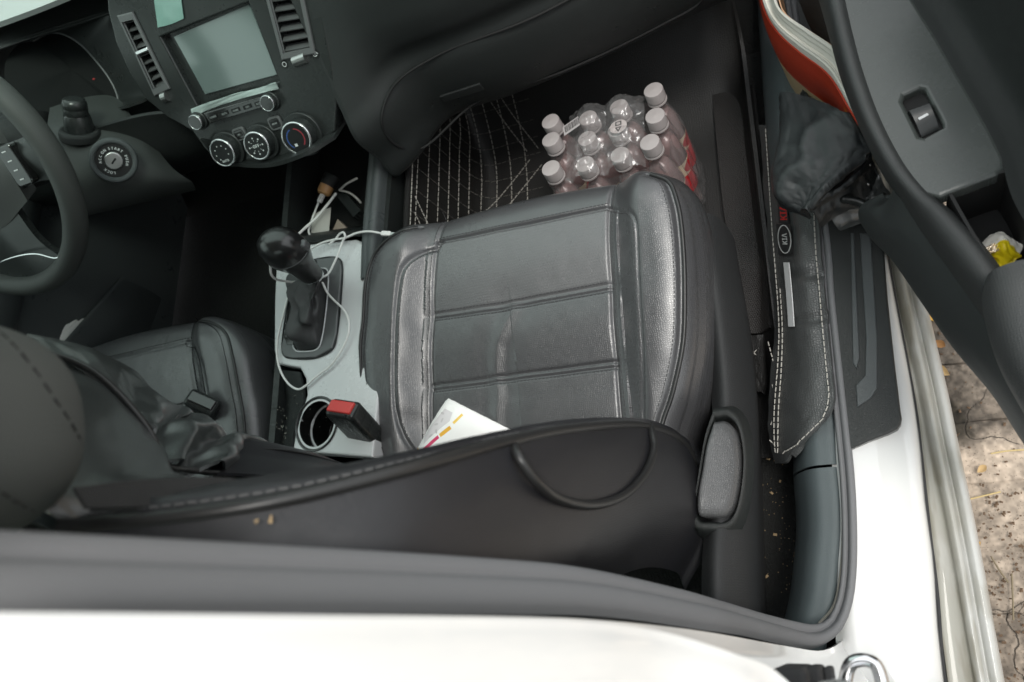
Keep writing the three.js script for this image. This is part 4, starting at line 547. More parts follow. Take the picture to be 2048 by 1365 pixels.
  // knee panel below the wheel and the lower stack
  part(dash, 'lower_stack', patch([[[-0.1,0.7321,-0.414],[-0.095,0.6876,-0.3949],[0,0.6844,-0.3617],[0.09,0.697,-0.3505],[0.125,0.6769,-0.3801]].map((p) => [p[0], p[1] - 0.005, p[2]]), [[-0.11, 0.62, -0.46], [-0.09, 0.62, -0.455], [0, 0.615, -0.45], [0.09, 0.62, -0.455], [0.13, 0.63, -0.46]], [[-0.11, 0.54, -0.56], [-0.09, 0.53, -0.56], [0, 0.53, -0.56], [0.09, 0.53, -0.56], [0.13, 0.54, -0.56]]], 30, 20, { th: 0.006 }), M.plastic);
  part(dash, 'knee_panel', patch([[[-0.72, 0.80, -0.50], [-0.45, 0.79, -0.46], [-0.22, 0.76, -0.47], [-0.12, 0.74, -0.46]], [[-0.72, 0.66, -0.48], [-0.45, 0.65, -0.45], [-0.22, 0.64, -0.46], [-0.12, 0.64, -0.47]], [[-0.72, 0.54, -0.56], [-0.45, 0.53, -0.55], [-0.22, 0.53, -0.55], [-0.12, 0.54, -0.54]], [[-0.72, 0.52, -0.8], [-0.45, 0.52, -0.8], [-0.22, 0.52, -0.8], [-0.12, 0.52, -0.8]]], 40, 30, { th: 0.006 }), M.plastic);
}
// ---------- steering column ----------
{
  const sc = thing('steering_column', 'dark steering column shroud with ignition lock and wiper stalk', 'steering column');
  const R = [[[-0.385,0.7992,-0.517],[-0.36,0.7677,-0.548],[-0.33,0.7398,-0.5624],[-0.302,0.729,-0.545],[-0.285,0.7204,-0.5148]], [[-0.36,0.8096,-0.4575],[-0.325,0.7884,-0.4711],[-0.292,0.756,-0.4873],[-0.262,0.7256,-0.4819],[-0.252,0.6965,-0.4695]], [[-0.35,0.7981,-0.4068],[-0.305,0.7782,-0.4099],[-0.262,0.7545,-0.4156],[-0.24,0.7096,-0.4268],[-0.235,0.6635,-0.434]], [[-0.35,0.7782,-0.3712],[-0.312,0.752,-0.3701],[-0.272,0.7235,-0.377],[-0.246,0.6794,-0.3986],[-0.235,0.6188,-0.4279]], [[-0.37,0.7382,-0.3308],[-0.345,0.7052,-0.3544],[-0.315,0.6691,-0.3788],[-0.29,0.6267,-0.408],[-0.27,0.5824,-0.4403]]];
  part(sc, 'shroud', patch([...R, R[4].map((p) => [p[0] - 0.06, p[1] - 0.02, p[2] - 0.06])], 60, 60, { th: 0.006, uv: 'xy' }), std(C(0.042, 0.047, 0.045), 0.55, { bumpMap: rep(tFine, 0.06), bumpScale: 0.0004 }));
  const p = [[-0.262,0.753,-0.4072]][0], m = facing([p[0] + 0.006, p[1] + 0.004, p[2] + 0.004], [0.66, 0.42, 0.62], [-0.25, 0.9, -0.2]);
  const lk = new THREE.Group(); lk.name = 'ignition_lock'; lk.userData.label = 'round ignition lock with printed key positions'; sc.add(lk);
  const ft = faceTex((g, w) => { g.fillStyle = '#101111'; g.fillRect(0, 0, w, w); g.fillStyle = '#c9cccc'; g.font = 'bold 27px sans-serif'; const arc = (t, a0, da, flip) => { [...t].forEach((ch, i) => { const a = a0 + i * da; g.save(); g.translate(w / 2 + Math.cos(a) * 92, w / 2 + Math.sin(a) * 92); g.rotate(a + Math.PI / 2); g.fillText(ch, 0, 0); g.restore(); }); }; arc('LOCK', 2.55, 0.24); arc('ACC', 3.95, 0.25); arc('ON', 4.78, 0.25); arc('START', 5.4, 0.24); arc('PUSH', 0.55, 0.24); }, 256);
  part(lk, 'lock_bezel', at(ring(0.027, 0.036, 0.008), m), M.plasticGrey); part(lk, 'position_ring', at(new THREE.RingGeometry(0.013, 0.0275, 48, 1).translate(0, 0, 0.0045), m), std(C(1, 1, 1), 0.5, { map: ft }));
  part(lk, 'cylinder', at(disc(0.0145, 0.008), m), M.steel); part(lk, 'key_slot', at(new RoundedBoxGeometry(0.011, 0.003, 0.003, 2, 0.001).translate(0, 0, 0.0078), m), M.black);
  const st = new THREE.Group(); st.name = 'wiper_stalk'; sc.add(st);
  const a = V3([[-0.315,0.7812,-0.4514]][0]), b = V3([[-0.285,0.8235,-0.4879]][0]), d = b.clone().sub(a), L = d.length(), mm = facing(a, d.clone().normalize(), [0, 0, -1]);
  part(st, 'stalk', at(disc(0, 0, { prof: [[0, L], [0.012, L], [0.0165, L - 0.002], [0.0185, L - 0.008], [0.0185, L * 0.78], [0.0165, L * 0.76], [0.0185, L * 0.74], [0.0185, L * 0.6], [0.0165, L * 0.58], [0.020, L * 0.55], [0.022, L * 0.3], [0.024, 0]], n: 36 }), mm), M.smooth, 'short ridged stalk end seen from the tip');
  part(st, 'stalk_boot', at(ring(0.02, 0.032, 0.014).translate(0, 0, -0.002), mm), M.plastic);
}
// ---------- steering wheel ----------
{
  const sw = thing('steering_wheel', 'black leather rimmed steering wheel at the left picture edge', 'steering wheel');
  const ph = 40 * Math.PI / 180, WM = frame([-0.38, 0.90, -0.33], [1, 0, 0], [0, Math.cos(ph), -Math.sin(ph)], [0, Math.sin(ph), Math.cos(ph)]);
  const rg = new THREE.TorusGeometry(0.184, 0.0165, 24, 120); rg.scale(1, 1, 1.15); { const p = rg.attributes.position, u = rg.attributes.uv; for (let i = 0; i < u.count; i++) { u.array[2 * i] *= 1.15; u.array[2 * i + 1] *= 0.1; } }
  part(sw, 'rim', at(rg, WM), std(C(0.05, 0.054, 0.051), 0.5, { bumpMap: rep(tGrain, 0.09), bumpScale: 0.0006 }));
  const hub = patch([[[-0.09, 0.06, 0.0], [0, 0.075, 0.0], [0.09, 0.06, 0.0]], [[-0.105, 0, 0.012], [0, 0.0, 0.032], [0.105, 0, 0.012]], [[-0.085, -0.06, 0], [0, -0.085, 0.006], [0.085, -0.06, 0]]], 40, 30, { th: 0.03 });
  part(sw, 'airbag_cover', at(hub, WM), std(C(0.085, 0.088, 0.086), 0.55, { bumpMap: rep(tGrain, 0.09), bumpScale: 0.0004 }));
  for (const s of [-1, 1]) {
    const sp = part(sw, 'spoke', at(patch([[[s * 0.08, 0.028, -0.004], [s * 0.13, 0.022, -0.004], [s * 0.18, 0.024, -0.002]], [[s * 0.08, 0.0, 0.006], [s * 0.13, 0.0, 0.005], [s * 0.185, 0.0, 0.004]], [[s * 0.075, -0.045, -0.004], [s * 0.125, -0.04, -0.004], [s * 0.175, -0.048, -0.002]]], 24, 20, { th: 0.014 }), WM), M.smooth);
    part(sp, 'switch_pad', at(ext(rrShape(0.034, 0.062, 0.008, s * 0.118, -0.008), 0.014, 0.003), WM.clone().multiply(new THREE.Matrix4().makeTranslation(0, 0, 0.012))), M.gloss);
    for (let i = 0; i < 4; i++) part(sp, 'switch_mark', at(new THREE.PlaneGeometry(0.009, 0.0016).translate(s * 0.118, 0.014 - i * 0.014, 0.0126), WM), M.printWhite);
  }
  part(sw, 'lower_spoke', at(patch([[[-0.05, -0.06, 0], [0, -0.065, 0.004], [0.05, -0.06, 0]], [[-0.055, -0.12, 0], [0, -0.12, 0.006], [0.055, -0.12, 0]], [[-0.085, -0.165, 0], [0, -0.185, 0.004], [0.085, -0.165, 0]]], 24, 24, { th: 0.012 }), WM), M.smooth);
  part(sw, 'chrome_line', at(tube([[-0.11, -0.14, 0.012], [-0.085, -0.15, 0.013], [-0.05, -0.135, 0.014], [0, -0.13, 0.015], [0.05, -0.135, 0.014], [0.085, -0.15, 0.013], [0.11, -0.14, 0.012]], 0.0016, { n: 60 }), WM), M.chrome);
  part(sw, 'hub_post', at(new THREE.CylinderGeometry(0.05, 0.06, 0.1, 24).rotateX(Math.PI / 2).translate(0, 0, -0.07), WM), M.plastic);
}

// ---------- centre console ----------
const cons = thing('centre_console', 'grey and black centre console between the seats with cup holder', 'centre console');
const CY = 0.555;
{
  const out = [[-0.0839,-0.2806],[-0.0755,-0.2937],[-0.0343,-0.2903],[0.0289,-0.2820],[0.0814,-0.2758],[0.0998,-0.2647],[0.1077,-0.2465],[0.1184,-0.1974],[0.1364,-0.1282],[0.1419,-0.0332],[0.1355,0.0811],[-0.0132,0.0591],[-0.0110,0.0339],[-0.0018,-0.0002],[0.0062,-0.0270],[0.0006,-0.0542],[-0.0122,-0.0730],[-0.0583,-0.0861],[-0.0695,-0.1113],[-0.0788,-0.1998]];
  const bez = [[-0.0505,-0.1084],[-0.0429,-0.0956],[-0.0239,-0.0895],[0.0223,-0.0844],[0.0525,-0.0946],[0.0584,-0.1166],[0.0605,-0.2259],[0.0563,-0.2424],[0.0436,-0.2512],[-0.0026,-0.2555],[-0.0271,-0.2506],[-0.0388,-0.2315]], slot = [[-0.0264,-0.1132],[-0.0202,-0.1022],[-0.0046,-0.0974],[0.0250,-0.0980],[0.0315,-0.1126],[0.0351,-0.2205],[0.0301,-0.2320],[0.0126,-0.2355],[-0.0235,-0.2356],[-0.0288,-0.2259]];
  const cc = [[0.0301,0.0211]][0], cupR = 0.037, cup = []; for (let i = 0; i < 48; i++) cup.push([cc[0] + cupR * Math.cos(i / 48 * 6.2832), cc[1] + cupR * 1.06 * Math.sin(i / 48 * 6.2832)]);
  part(cons, 'shift_panel', planar(plate(out, CY, 0.03, 0.004, { holes: [slot, cup] }), 'xz'), M.satin, 'satin grey panel around the gear selector');
  const bz = part(cons, 'selector_bezel', planar(plate(bez, CY + 0.0045, 0.008, 0.002, { holes: [slot], smooth: false }), 'xz'), M.satinDark, 'dark grey selector bezel with gear letters');
  part(bz, 'bezel_edge', tube(bez.map(([x, z]) => [x, CY + 0.0015, z]), 0.0012, { closed: true, n: 120 }), M.plastic);
  part(bz, 'slot_edge', tube(slot.map(([x, z]) => [x, CY + 0.0045, z]), 0.0012, { closed: true, n: 100 }), M.satin);
  part(bz, 'gear_strip', plate([[-0.0374,-0.1134],[-0.0439,-0.1262],[-0.0417,-0.2301],[-0.0281,-0.2310],[-0.0251,-0.2216],[-0.0239,-0.1113]], CY + 0.0062, 0.004, 0.001), M.gloss);
  const let1 = [[-0.0331,0.562,-0.2153],[-0.0328,0.562,-0.1829],[-0.0326,0.562,-0.1612],[-0.0321,0.562,-0.1373],[-0.04,0.562,-0.1445],[-0.0394,0.562,-0.1291]]; ['P', 'R', 'N', 'D', '+', '-'].forEach((t, i) => {
    const tx = canvasTex(64, 64, (g) => { g.fillStyle = '#0b0c0c'; g.fillRect(0, 0, 64, 64); g.fillStyle = '#d6d8d8'; g.font = 'bold 50px sans-serif'; g.textAlign = 'center'; g.textBaseline = 'middle'; g.fillText(t, 32, 34); });
    part(bz, 'gear_letter', new THREE.PlaneGeometry(0.0098, 0.0098).rotateX(-Math.PI / 2).translate(let1[i][0], CY + 0.0068, let1[i][2]), std(C(1, 1, 1), 0.4, { map: tx }));
  });
  part(cons, 'cup_holder', new THREE.LatheGeometry([[0.0, -0.075], [0.033, -0.075], [0.0345, -0.07], [0.0365, 0.0], [0.039, 0.0015], [0.0405, 0.0]].map((p) => new THREE.Vector2(...p)), 48).scale(1, 1, 1.06).translate(cc[0], CY + 0.001, cc[1]), M.gloss, 'round black cup holder');
  part(cons, 'slot_well', plate(slot.map(([x, z]) => [x, z]), CY - 0.02, 0.02, 0), M.black);
  // body of the console below the panel and the open tray in front of it
  const wall = (pts, y0, y1, th, m, n) => part(cons, n, patch([pts.map(([x, z]) => [x, y1, z]), pts.map(([x, z]) => [x, y0, z])], 24, 6, { th, uv: 'zy' }), m);
  wall([[-0.082, -0.62], [-0.085, -0.45], [-0.083, -0.30], [-0.076, -0.15], [-0.070, -0.10], [-0.066, 0.3]], 0.28, CY - 0.006, 0.012, M.plastic, 'left_wall');
  wall([[0.130, -0.58], [0.128, -0.45], [0.122, -0.30], [0.118, -0.15], [0.112, 0.0], [0.11, 0.3]], 0.28, CY - 0.012, 0.012, M.plastic, 'right_wall');
  const rail = [[0.128, -0.58], [0.127, -0.45], [0.124, -0.36], [0.122, -0.27], [0.124, -0.2]];
  part(cons, 'side_rail', patch([rail.map(([x, z]) => [x - 0.024, CY - 0.03, z]), rail.map(([x, z]) => [x - 0.022, CY + 0.002, z]), rail.map(([x, z]) => [x - 0.012, CY + 0.005, z]), rail.map(([x, z]) => [x, CY + 0.001, z]), rail.map(([x, z]) => [x + 0.002, CY - 0.05, z])], 40, 20, { th: 0.003, uv: 'xz' }), M.plasticGrey, 'grained rail on the passenger side of the tray');
  part(cons, 'panel_nose', patch([[[-0.0763,0.557,-0.2968],[-0.0326,0.557,-0.291],[0.0304,0.557,-0.2835],[0.0827,0.557,-0.279],[0.1087,0.557,-0.2689]], [[-0.084,0.548,-0.3136],[-0.0418,0.548,-0.3061],[0.0219,0.548,-0.2993],[0.075,0.548,-0.2937],[0.1011,0.548,-0.2851]], [[-0.1254,0.49,-0.3579],[-0.0844,0.49,-0.3507],[-0.0224,0.49,-0.3426],[0.0286,0.49,-0.3358],[0.0532,0.49,-0.3292]]], 30, 12, { th: 0.004 }), M.plastic);
  part(cons, 'tray_floor', new RoundedBoxGeometry(0.19, 0.02, 0.32, 2, 0.006).translate(0.02, 0.47, -0.44), M.black);
  part(cons, 'tray_back', new RoundedBoxGeometry(0.2, 0.1, 0.02, 2, 0.006).translate(0.02, 0.51, -0.60), M.black);
  part(cons, 'lower_side', patch([[[-0.12,0.5,-0.0991],[-0.1071,0.5,-0.0452],[-0.1035,0.5,0.0227],[-0.1071,0.5,0.0635]], [[-0.0717,0.535,-0.0832],[-0.0399,0.535,-0.0291],[-0.0431,0.535,0.0349],[-0.0479,0.535,0.0737]], [[-0.0118,0.55,-0.0669],[0.0007,0.55,-0.0209],[-0.0135,0.55,0.0327],[-0.0173,0.55,0.0709]]], 30, 16, { th: 0.004, uv: 'xz' }), M.plastic);
  const du = []; for (let k = 0; k < 90; k++) { const p = [rr(-0.07, -0.035), 0, rr(-0.02, 0.09)]; const g = new THREE.TetrahedronGeometry(rr(0.0004, 0.0011)); g.translate(p[0], 0.548, p[2]); du.push(g); } for (let k = 0; k < 60; k++) { const g = new THREE.TetrahedronGeometry(rr(0.0003, 0.0007)); g.translate(rr(-0.05, 0.1), 0.5562, rr(-0.12, 0.06)); du.push(g); }
  stuff(part(cons, 'dust', mergeGeometries(du), std(C(0.6, 0.57, 0.5), 0.9)));
  part(cons, 'rear_tunnel', new RoundedBoxGeometry(0.18, 0.26, 0.6, 3, 0.03).translate(0.02, 0.41, 0.42), M.plastic);
}
// ---------- gear lever ----------
{
  const gl = thing('gear_lever', 'glossy black gear knob on a leather boot in the console', 'gear lever');
  const kc = [[0.045,0.6754,-0.216]][0], co = [[0.034,0.5935,-0.205]][0], ax = V3(kc).sub(V3(co)), L = ax.length(), m = facing(co, ax.normalize(), [0, 0, 1]);
  const K1 = disc(0, 0, { n: 48, prof: [[0.0135, 0], [0.0155, 0.004], [0.0165, L * 0.25], [0.0185, L * 0.45], [0.0235, L * 0.62], [0.0275, L * 0.78], [0.0283, L * 0.86]] }), K2 = disc(0, 0, { n: 48, prof: [[0.0284, L * 0.865], [0.0288, L * 0.98], [0.0275, L * 1.14], [0.0235, L * 1.28], [0.016, L * 1.38], [0.008, L * 1.42], [0, L * 1.43]] });
  K1.scale(1.25, 1, 1); K2.scale(1.25, 1, 1);
  part(gl, 'knob_neck', at(K1, m), M.knobGloss); part(gl, 'knob_top', at(K2, m), M.knobGloss);
  const rg2 = ring(0.0278, 0.0290, 0.0016); rg2.scale(1.25, 1, 1).translate(0, 0, L * 0.862); part(gl, 'knob_seam', at(rg2, m), M.satinDark);
  part(gl, 'collar', at(ring(0.010, 0.0162, 0.006).scale(1.15, 1, 1), m), M.chrome);
  const rb = [[0.04,0.7172,-0.1993]][0]; part(gl, 'release_button', at(new RoundedBoxGeometry(0.010, 0.014, 0.018, 3, 0.004).translate(-0.036, 0, L * 0.98), m), M.satinDark);
  // boot
  const base = [[-0.0224,-0.1123],[-0.0164,-0.1030],[-0.0020,-0.0992],[0.0237,-0.1003],[0.0304,-0.1125],[0.0342,-0.2168],[0.0293,-0.2274],[0.0139,-0.2304],[-0.0201,-0.2310],[-0.0266,-0.2234]], rows = [], n = 60, bq = even([...base, base[0]], n);
  for (let j = 0; j <= 24; j++) {
    const t = j / 24, r = []; for (let i = 0; i <= n; i++) {
      const a = -i / n * 6.2832, b = bq[i], k = Math.pow(t, 1.1), topc = [co[0] + 0.014 * Math.cos(a + 2.4) * 1.1, co[2] + 0.014 * Math.sin(a + 2.4)];
      const mid = Math.pow(t, 0.7) * (1 - t) * 4, fold = mid * (0.0045 * Math.sin(a * 3 + t * 9) + 0.004 * Math.sin(a * 5 - t * 14));
      r.push([lerp(b[0], topc[0], k) + fold * Math.cos(a + 2.4), lerp(CY + 0.0035, co[1] + 0.002, Math.pow(t, 1.1)) + mid * 0.016 + fold * 0.6, lerp(b[1], topc[1], k) + fold * Math.sin(a + 2.4)]);
    } rows.push(r);
  }
  part(gl, 'boot', planar(gridGeo(rows, n, 24), 'xz'), std(C(0.042, 0.042, 0.043), 0.42, { bumpMap: rep(tGrain, 0.09), bumpScale: 0.0005 }), 'creased black leather boot');
}
// ---------- charging cable ----------
{
  const cb = thing('charging_cable', 'white charging cable looped around the gear lever and console', 'cable');
  const y1 = 0.5625, path = [[0.1453,0.572,-0.2636],[0.1212,0.572,-0.2725],[0.0955,0.57,-0.2766],[0.0697,0.568,-0.2745],[0.0431,0.566,-0.2777],[0.0179,0.566,-0.2761],[-0.004,0.567,-0.267],[-0.0161,0.569,-0.249],[-0.0271,0.57,-0.2234],[-0.0403,0.566,-0.1889],[-0.0489,0.564,-0.1565],[-0.0573,0.561,-0.1246],[-0.0559,0.56,-0.0952],[-0.0447,0.56,-0.0687],[-0.025,0.56,-0.0457],[-0.0061,0.56,-0.0361],[0.0072,0.56,-0.04],[0.0283,0.56,-0.0532],[0.0512,0.56,-0.0652],[0.0695,0.561,-0.0831],[0.0843,0.562,-0.1103],[0.0854,0.563,-0.1301],[0.0769,0.565,-0.1498],[0.0548,0.566,-0.1717],[0.0425,0.568,-0.1859],[0.038,0.575,-0.2003]];
  part(cb, 'cord', rod(path, 0.0018, { n: 260, seg: 8 }), M.cable);
  const loop2 = [[0.0316,0.572,-0.2112],[0.0417,0.568,-0.2176],[0.0505,0.567,-0.2335],[0.059,0.567,-0.2509],[0.0654,0.568,-0.2666],[0.0737,0.572,-0.2753],[0.0719,0.574,-0.281],[0.0608,0.57,-0.2826],[0.0501,0.566,-0.2779],[0.0369,0.564,-0.2728]];
  part(cb, 'cord', rod(loop2, 0.0018, { n: 90, seg: 8 }), M.cable);
  const l3 = [[0.02,0.6727,-0.1973],[0.01,0.6585,-0.1888],[0,0.6379,-0.1905],[-0.005,0.6153,-0.1967],[0,0.5963,-0.2012],[0.005,0.591,-0.2057]]; part(cb, 'cord', rod(l3, 0.0018, { n: 60, seg: 8 }), M.cable);
  const pl = [[0.1458,0.574,-0.2626],[0.1683,0.574,-0.2567]], d = V3(pl[1]).sub(V3(pl[0])), m = facing(pl[0], d.clone().normalize());
  part(cb, 'plug', at(new RoundedBoxGeometry(0.008, 0.006, 0.018, 3, 0.002).translate(0, 0, 0.009), m), M.cable); part(cb, 'plug_tip', at(new RoundedBoxGeometry(0.006, 0.0025, 0.008, 2, 0.001).translate(0, 0, 0.021), m), M.steel);
  // charger in the tray with its own leads
  const ch = thing('car_charger', 'plug-in charger with orange collar and white leads in the console tray', 'charger');
  const a = V3([[-0.0069,0.53,-0.4074]][0]), b = V3([[-0.019,0.53,-0.3851]][0]), dd = b.clone().sub(a).normalize(), mm = facing(a, dd);
  part(ch, 'socket', at(disc(0.013, 0.012, { prof: [[0.0, 0.0], [0.013, 0.0], [0.014, -0.02], [0.0, -0.02]] }), mm), M.plastic);
  part(ch, 'collar', at(disc(0, 0, { prof: [[0.0125, 0], [0.0125, 0.012], [0.010, 0.016], [0, 0.016]] }), mm), std(C(0.55, 0.30, 0.13), 0.45));
  part(ch, 'lead_plug', at(new RoundedBoxGeometry(0.009, 0.007, 0.016, 2, 0.002).translate(0, 0, 0.024), mm), M.cable);
  part(ch, 'lead', rod([[-0.0229,0.53,-0.3803],[-0.0299,0.53,-0.3617],[-0.0368,0.53,-0.3422],[-0.0308,0.54,-0.3221],[-0.0232,0.545,-0.3079],[-0.027,0.55,-0.3029],[-0.0312,0.555,-0.3026]], 0.0018, { n: 60 }), M.cable);
  part(ch, 'lead', rod([[0.0214,0.54,-0.3796],[0.0049,0.54,-0.3628],[-0.0178,0.54,-0.3427],[-0.0336,0.545,-0.3271],[-0.0406,0.555,-0.3102]], 0.0024, { n: 60 }), M.cable);
  part(ch, 'lead', rod([[0.0717,0.55,-0.3909],[0.0525,0.55,-0.3865],[0.0335,0.545,-0.3817]], 0.002, { n: 30 }), std(C(0.4, 0.38, 0.36), 0.5)); part(ch, 'lead', rod([[0.0335,0.545,-0.3817],[0.051,0.54,-0.3741],[0.0645,0.535,-0.3619],[0.0673,0.53,-0.3571]], 0.002, { n: 30 }), std(C(0.35, 0.33, 0.31), 0.5));
  // receipt and small items in the tray
  const rc = [[-0.0404,0.525,-0.3598],[0.0012,0.525,-0.3662],[0.0003,0.525,-0.3012],[-0.0371,0.525,-0.3019]];
  const rt = canvasTex(128, 256, (g) => { g.fillStyle = '#c9c7c2'; g.fillRect(0, 0, 128, 256); g.fillStyle = '#55565a'; for (let i = 0; i < 9; i++) g.fillRect(22 + (i % 3) * 8, 120 + i * 12, 40 + (i * 37 % 40), 3); });
  solo('paper_slip', patch([[rc[0], rc[1]], [rc[3], rc[2]]], 10, 14, { th: 0.0006, disp: (u, v) => 0.003 * Math.sin(u * 3) }).translate(0, 0.0, 0), std(C(0.85, 0.84, 0.82), 0.85, { map: rt }), 'printed paper slip lying in the console tray', 'paper');
  const bx = [[-0.0076,0.515,-0.3129],[0.0087,0.515,-0.3471],[0.0293,0.515,-0.3262],[0.0109,0.515,-0.307]]; solo('tan_packet', patch([[bx[0], bx[1]], [bx[3], bx[2]]], 8, 8, { th: 0.012 }), std(C(0.34, 0.27, 0.22), 0.6), 'small tan packet beside the paper slip in the tray', 'packet');
  const ph = [[0.0126,0.535,-0.3872],[0.0292,0.535,-0.3916],[0.0722,0.535,-0.3395],[0.0586,0.535,-0.3298]]; solo('black_remote', patch([[ph[0], ph[1]], [ph[3], ph[2]]], 8, 8, { th: 0.012 }), M.smooth, 'black remote leaning in the console tray', 'remote');
}
// ---------- seat belt buckles ----------
function buckle(top, base, lbl, redTop) {
  const b = thing('seat_belt_buckle', lbl, 'belt buckle', 'front seat belt buckles'), a = V3(base), t = V3(top), d = t.clone().sub(a), L = d.length(), m = facing(a, d.normalize(), [1, 0, 0.25]);
  part(b, 'housing', at(new RoundedBoxGeometry(0.030, 0.052, L, 4, 0.007).translate(0, 0, L / 2), m), M.smooth);
  part(b, 'release_button', at(new RoundedBoxGeometry(0.019, 0.043, 0.006, 3, 0.0025).translate(0, 0, L + 0.0005), m), redTop ? M.red : M.gloss);
  if (redTop) part(b, 'tongue_slot', at(new RoundedBoxGeometry(0.004, 0.03, 0.002, 2, 0.0008).translate(0.0125, 0, L + 0.0005), m), M.black);
}
{ const t = [[0.1182,0.61,0.0178]][0], b = [[0.0702,0.5,0.0688]][0]; buckle(t, [b[0] + 0.04, b[1], b[2] - 0.01], 'seat belt buckle with bright red button beside the cup holder', true); }
{ const t = [[-0.1669,0.6,-0.0278]][0], b = [[-0.2301,0.52,-0.0117]][0]; buckle(t, b, 'all black seat belt buckle on the far driver seat', false); }
// ---------- tissue packet on the seat ----------
{
  const q = [[0.1642,0.5135,0.1024],[0.2437,0.5338,0.0008],[0.3493,0.5219,0.0607],[0.2705,0.5025,0.1574]], tx = canvasTex(512, 512, (g, w) => {
    g.fillStyle = '#f4f2f0'; g.fillRect(0, 0, w, w); g.fillStyle = '#e9a21f'; g.beginPath(); g.moveTo(0, 512); g.lineTo(0, 330); g.lineTo(60, 372); g.lineTo(90, 512); g.fill();
    g.fillStyle = '#d8d2d4'; g.beginPath(); g.moveTo(10, 250); g.lineTo(40, 60); g.lineTo(110, 60); g.lineTo(130, 110); g.lineTo(40, 300); g.fill(); g.fillStyle = '#c2bcbd'; for (let i = 0; i < 5; i++) { g.beginPath(); g.ellipse(46 + (i * 29 % 50), 90 + i * 36, 15, 7, i * 1.3, 0, 7); g.fill(); }
    g.fillStyle = '#d21d5c'; g.save(); g.translate(52, 330); g.rotate(-1.12); g.fillRect(0, 0, 130, 24); g.fillStyle = '#eab13a'; g.fillRect(140, 0, 78, 26); g.fillStyle = '#5a3b12'; g.font = 'bold 22px sans-serif'; g.fillText('\u8f6f\u62bd', 148, 21); g.restore(); g.save(); g.translate(150, 110); g.rotate(-1.35); g.fillStyle = '#eec65c'; g.fillRect(0, 0, 70, 18); g.restore(); g.fillStyle = '#c9323e'; g.beginPath(); g.ellipse(500, 330, 20, 26, 0, 0, 7); g.fill();
  });
  const P = [], nu = 24, nv = 24; const top = (u, v) => 0.034 * Math.pow(Math.sin(Math.PI * Math.min(1, Math.max(0, u)) * 0.94 + 0.09), 0.25) * Math.pow(Math.sin(Math.PI * v * 0.94 + 0.09), 0.25) + 0.003 * (fbm(u * 6, v * 6, 3) - 0.5);
  for (let j = 0; j <= nv; j++) { P.push([]); for (let i = 0; i <= nu; i++) { const u = i / nu, v = j / nv, a = q[0].map((c, k) => lerp(c, q[1][k], v)), b = q[3].map((c, k) => lerp(c, q[2][k], v)), p = a.map((c, k) => lerp(c, b[k], u)); P[j].push([p[0], p[1] - 0.016 + top(u, v), p[2]]); } }
  const B = P.map((r) => r.map((p) => [p[0], cushY(Math.min(0.6, Math.max(0.12, p[0])), Math.min(0.1, p[2])) - 0.001, p[2]]));
  const tp = thing('tissue_packet', 'white soft tissue packet with orange and pink print on the passenger seat', 'tissue packet');
  const g1 = gridGeo(P, nu, nv, (u, v) => [u, v]), ringA = [], ringB = []; for (let i = 0; i <= nu; i++) { ringA.push(P[0][i]); ringB.push(B[0][i]); } for (let j = 1; j <= nv; j++) { ringA.push(P[j][nu]); ringB.push(B[j][nu]); } for (let i = nu - 1; i >= 0; i--) { ringA.push(P[nv][i]); ringB.push(B[nv][i]); } for (let j = nv - 1; j >= 0; j--) { ringA.push(P[j][0]); ringB.push(B[j][0]); }
  part(tp, 'printed_top', g1, std(C(1, 1, 1), 0.35, { map: tx, clearcoat: 0.5, clearcoatRoughness: 0.15 })); part(tp, 'wrapper_side', gridGeo([ringA, ringA.map((p, i) => p.map((v, k) => lerp(v, ringB[i][k], 0.5) + (k !== 1 ? 0.002 * Math.sin(i * 1.7) : 0))), ringB], ringA.length - 1, 2, (u, v) => [u, v]), M.paperWhite);
}

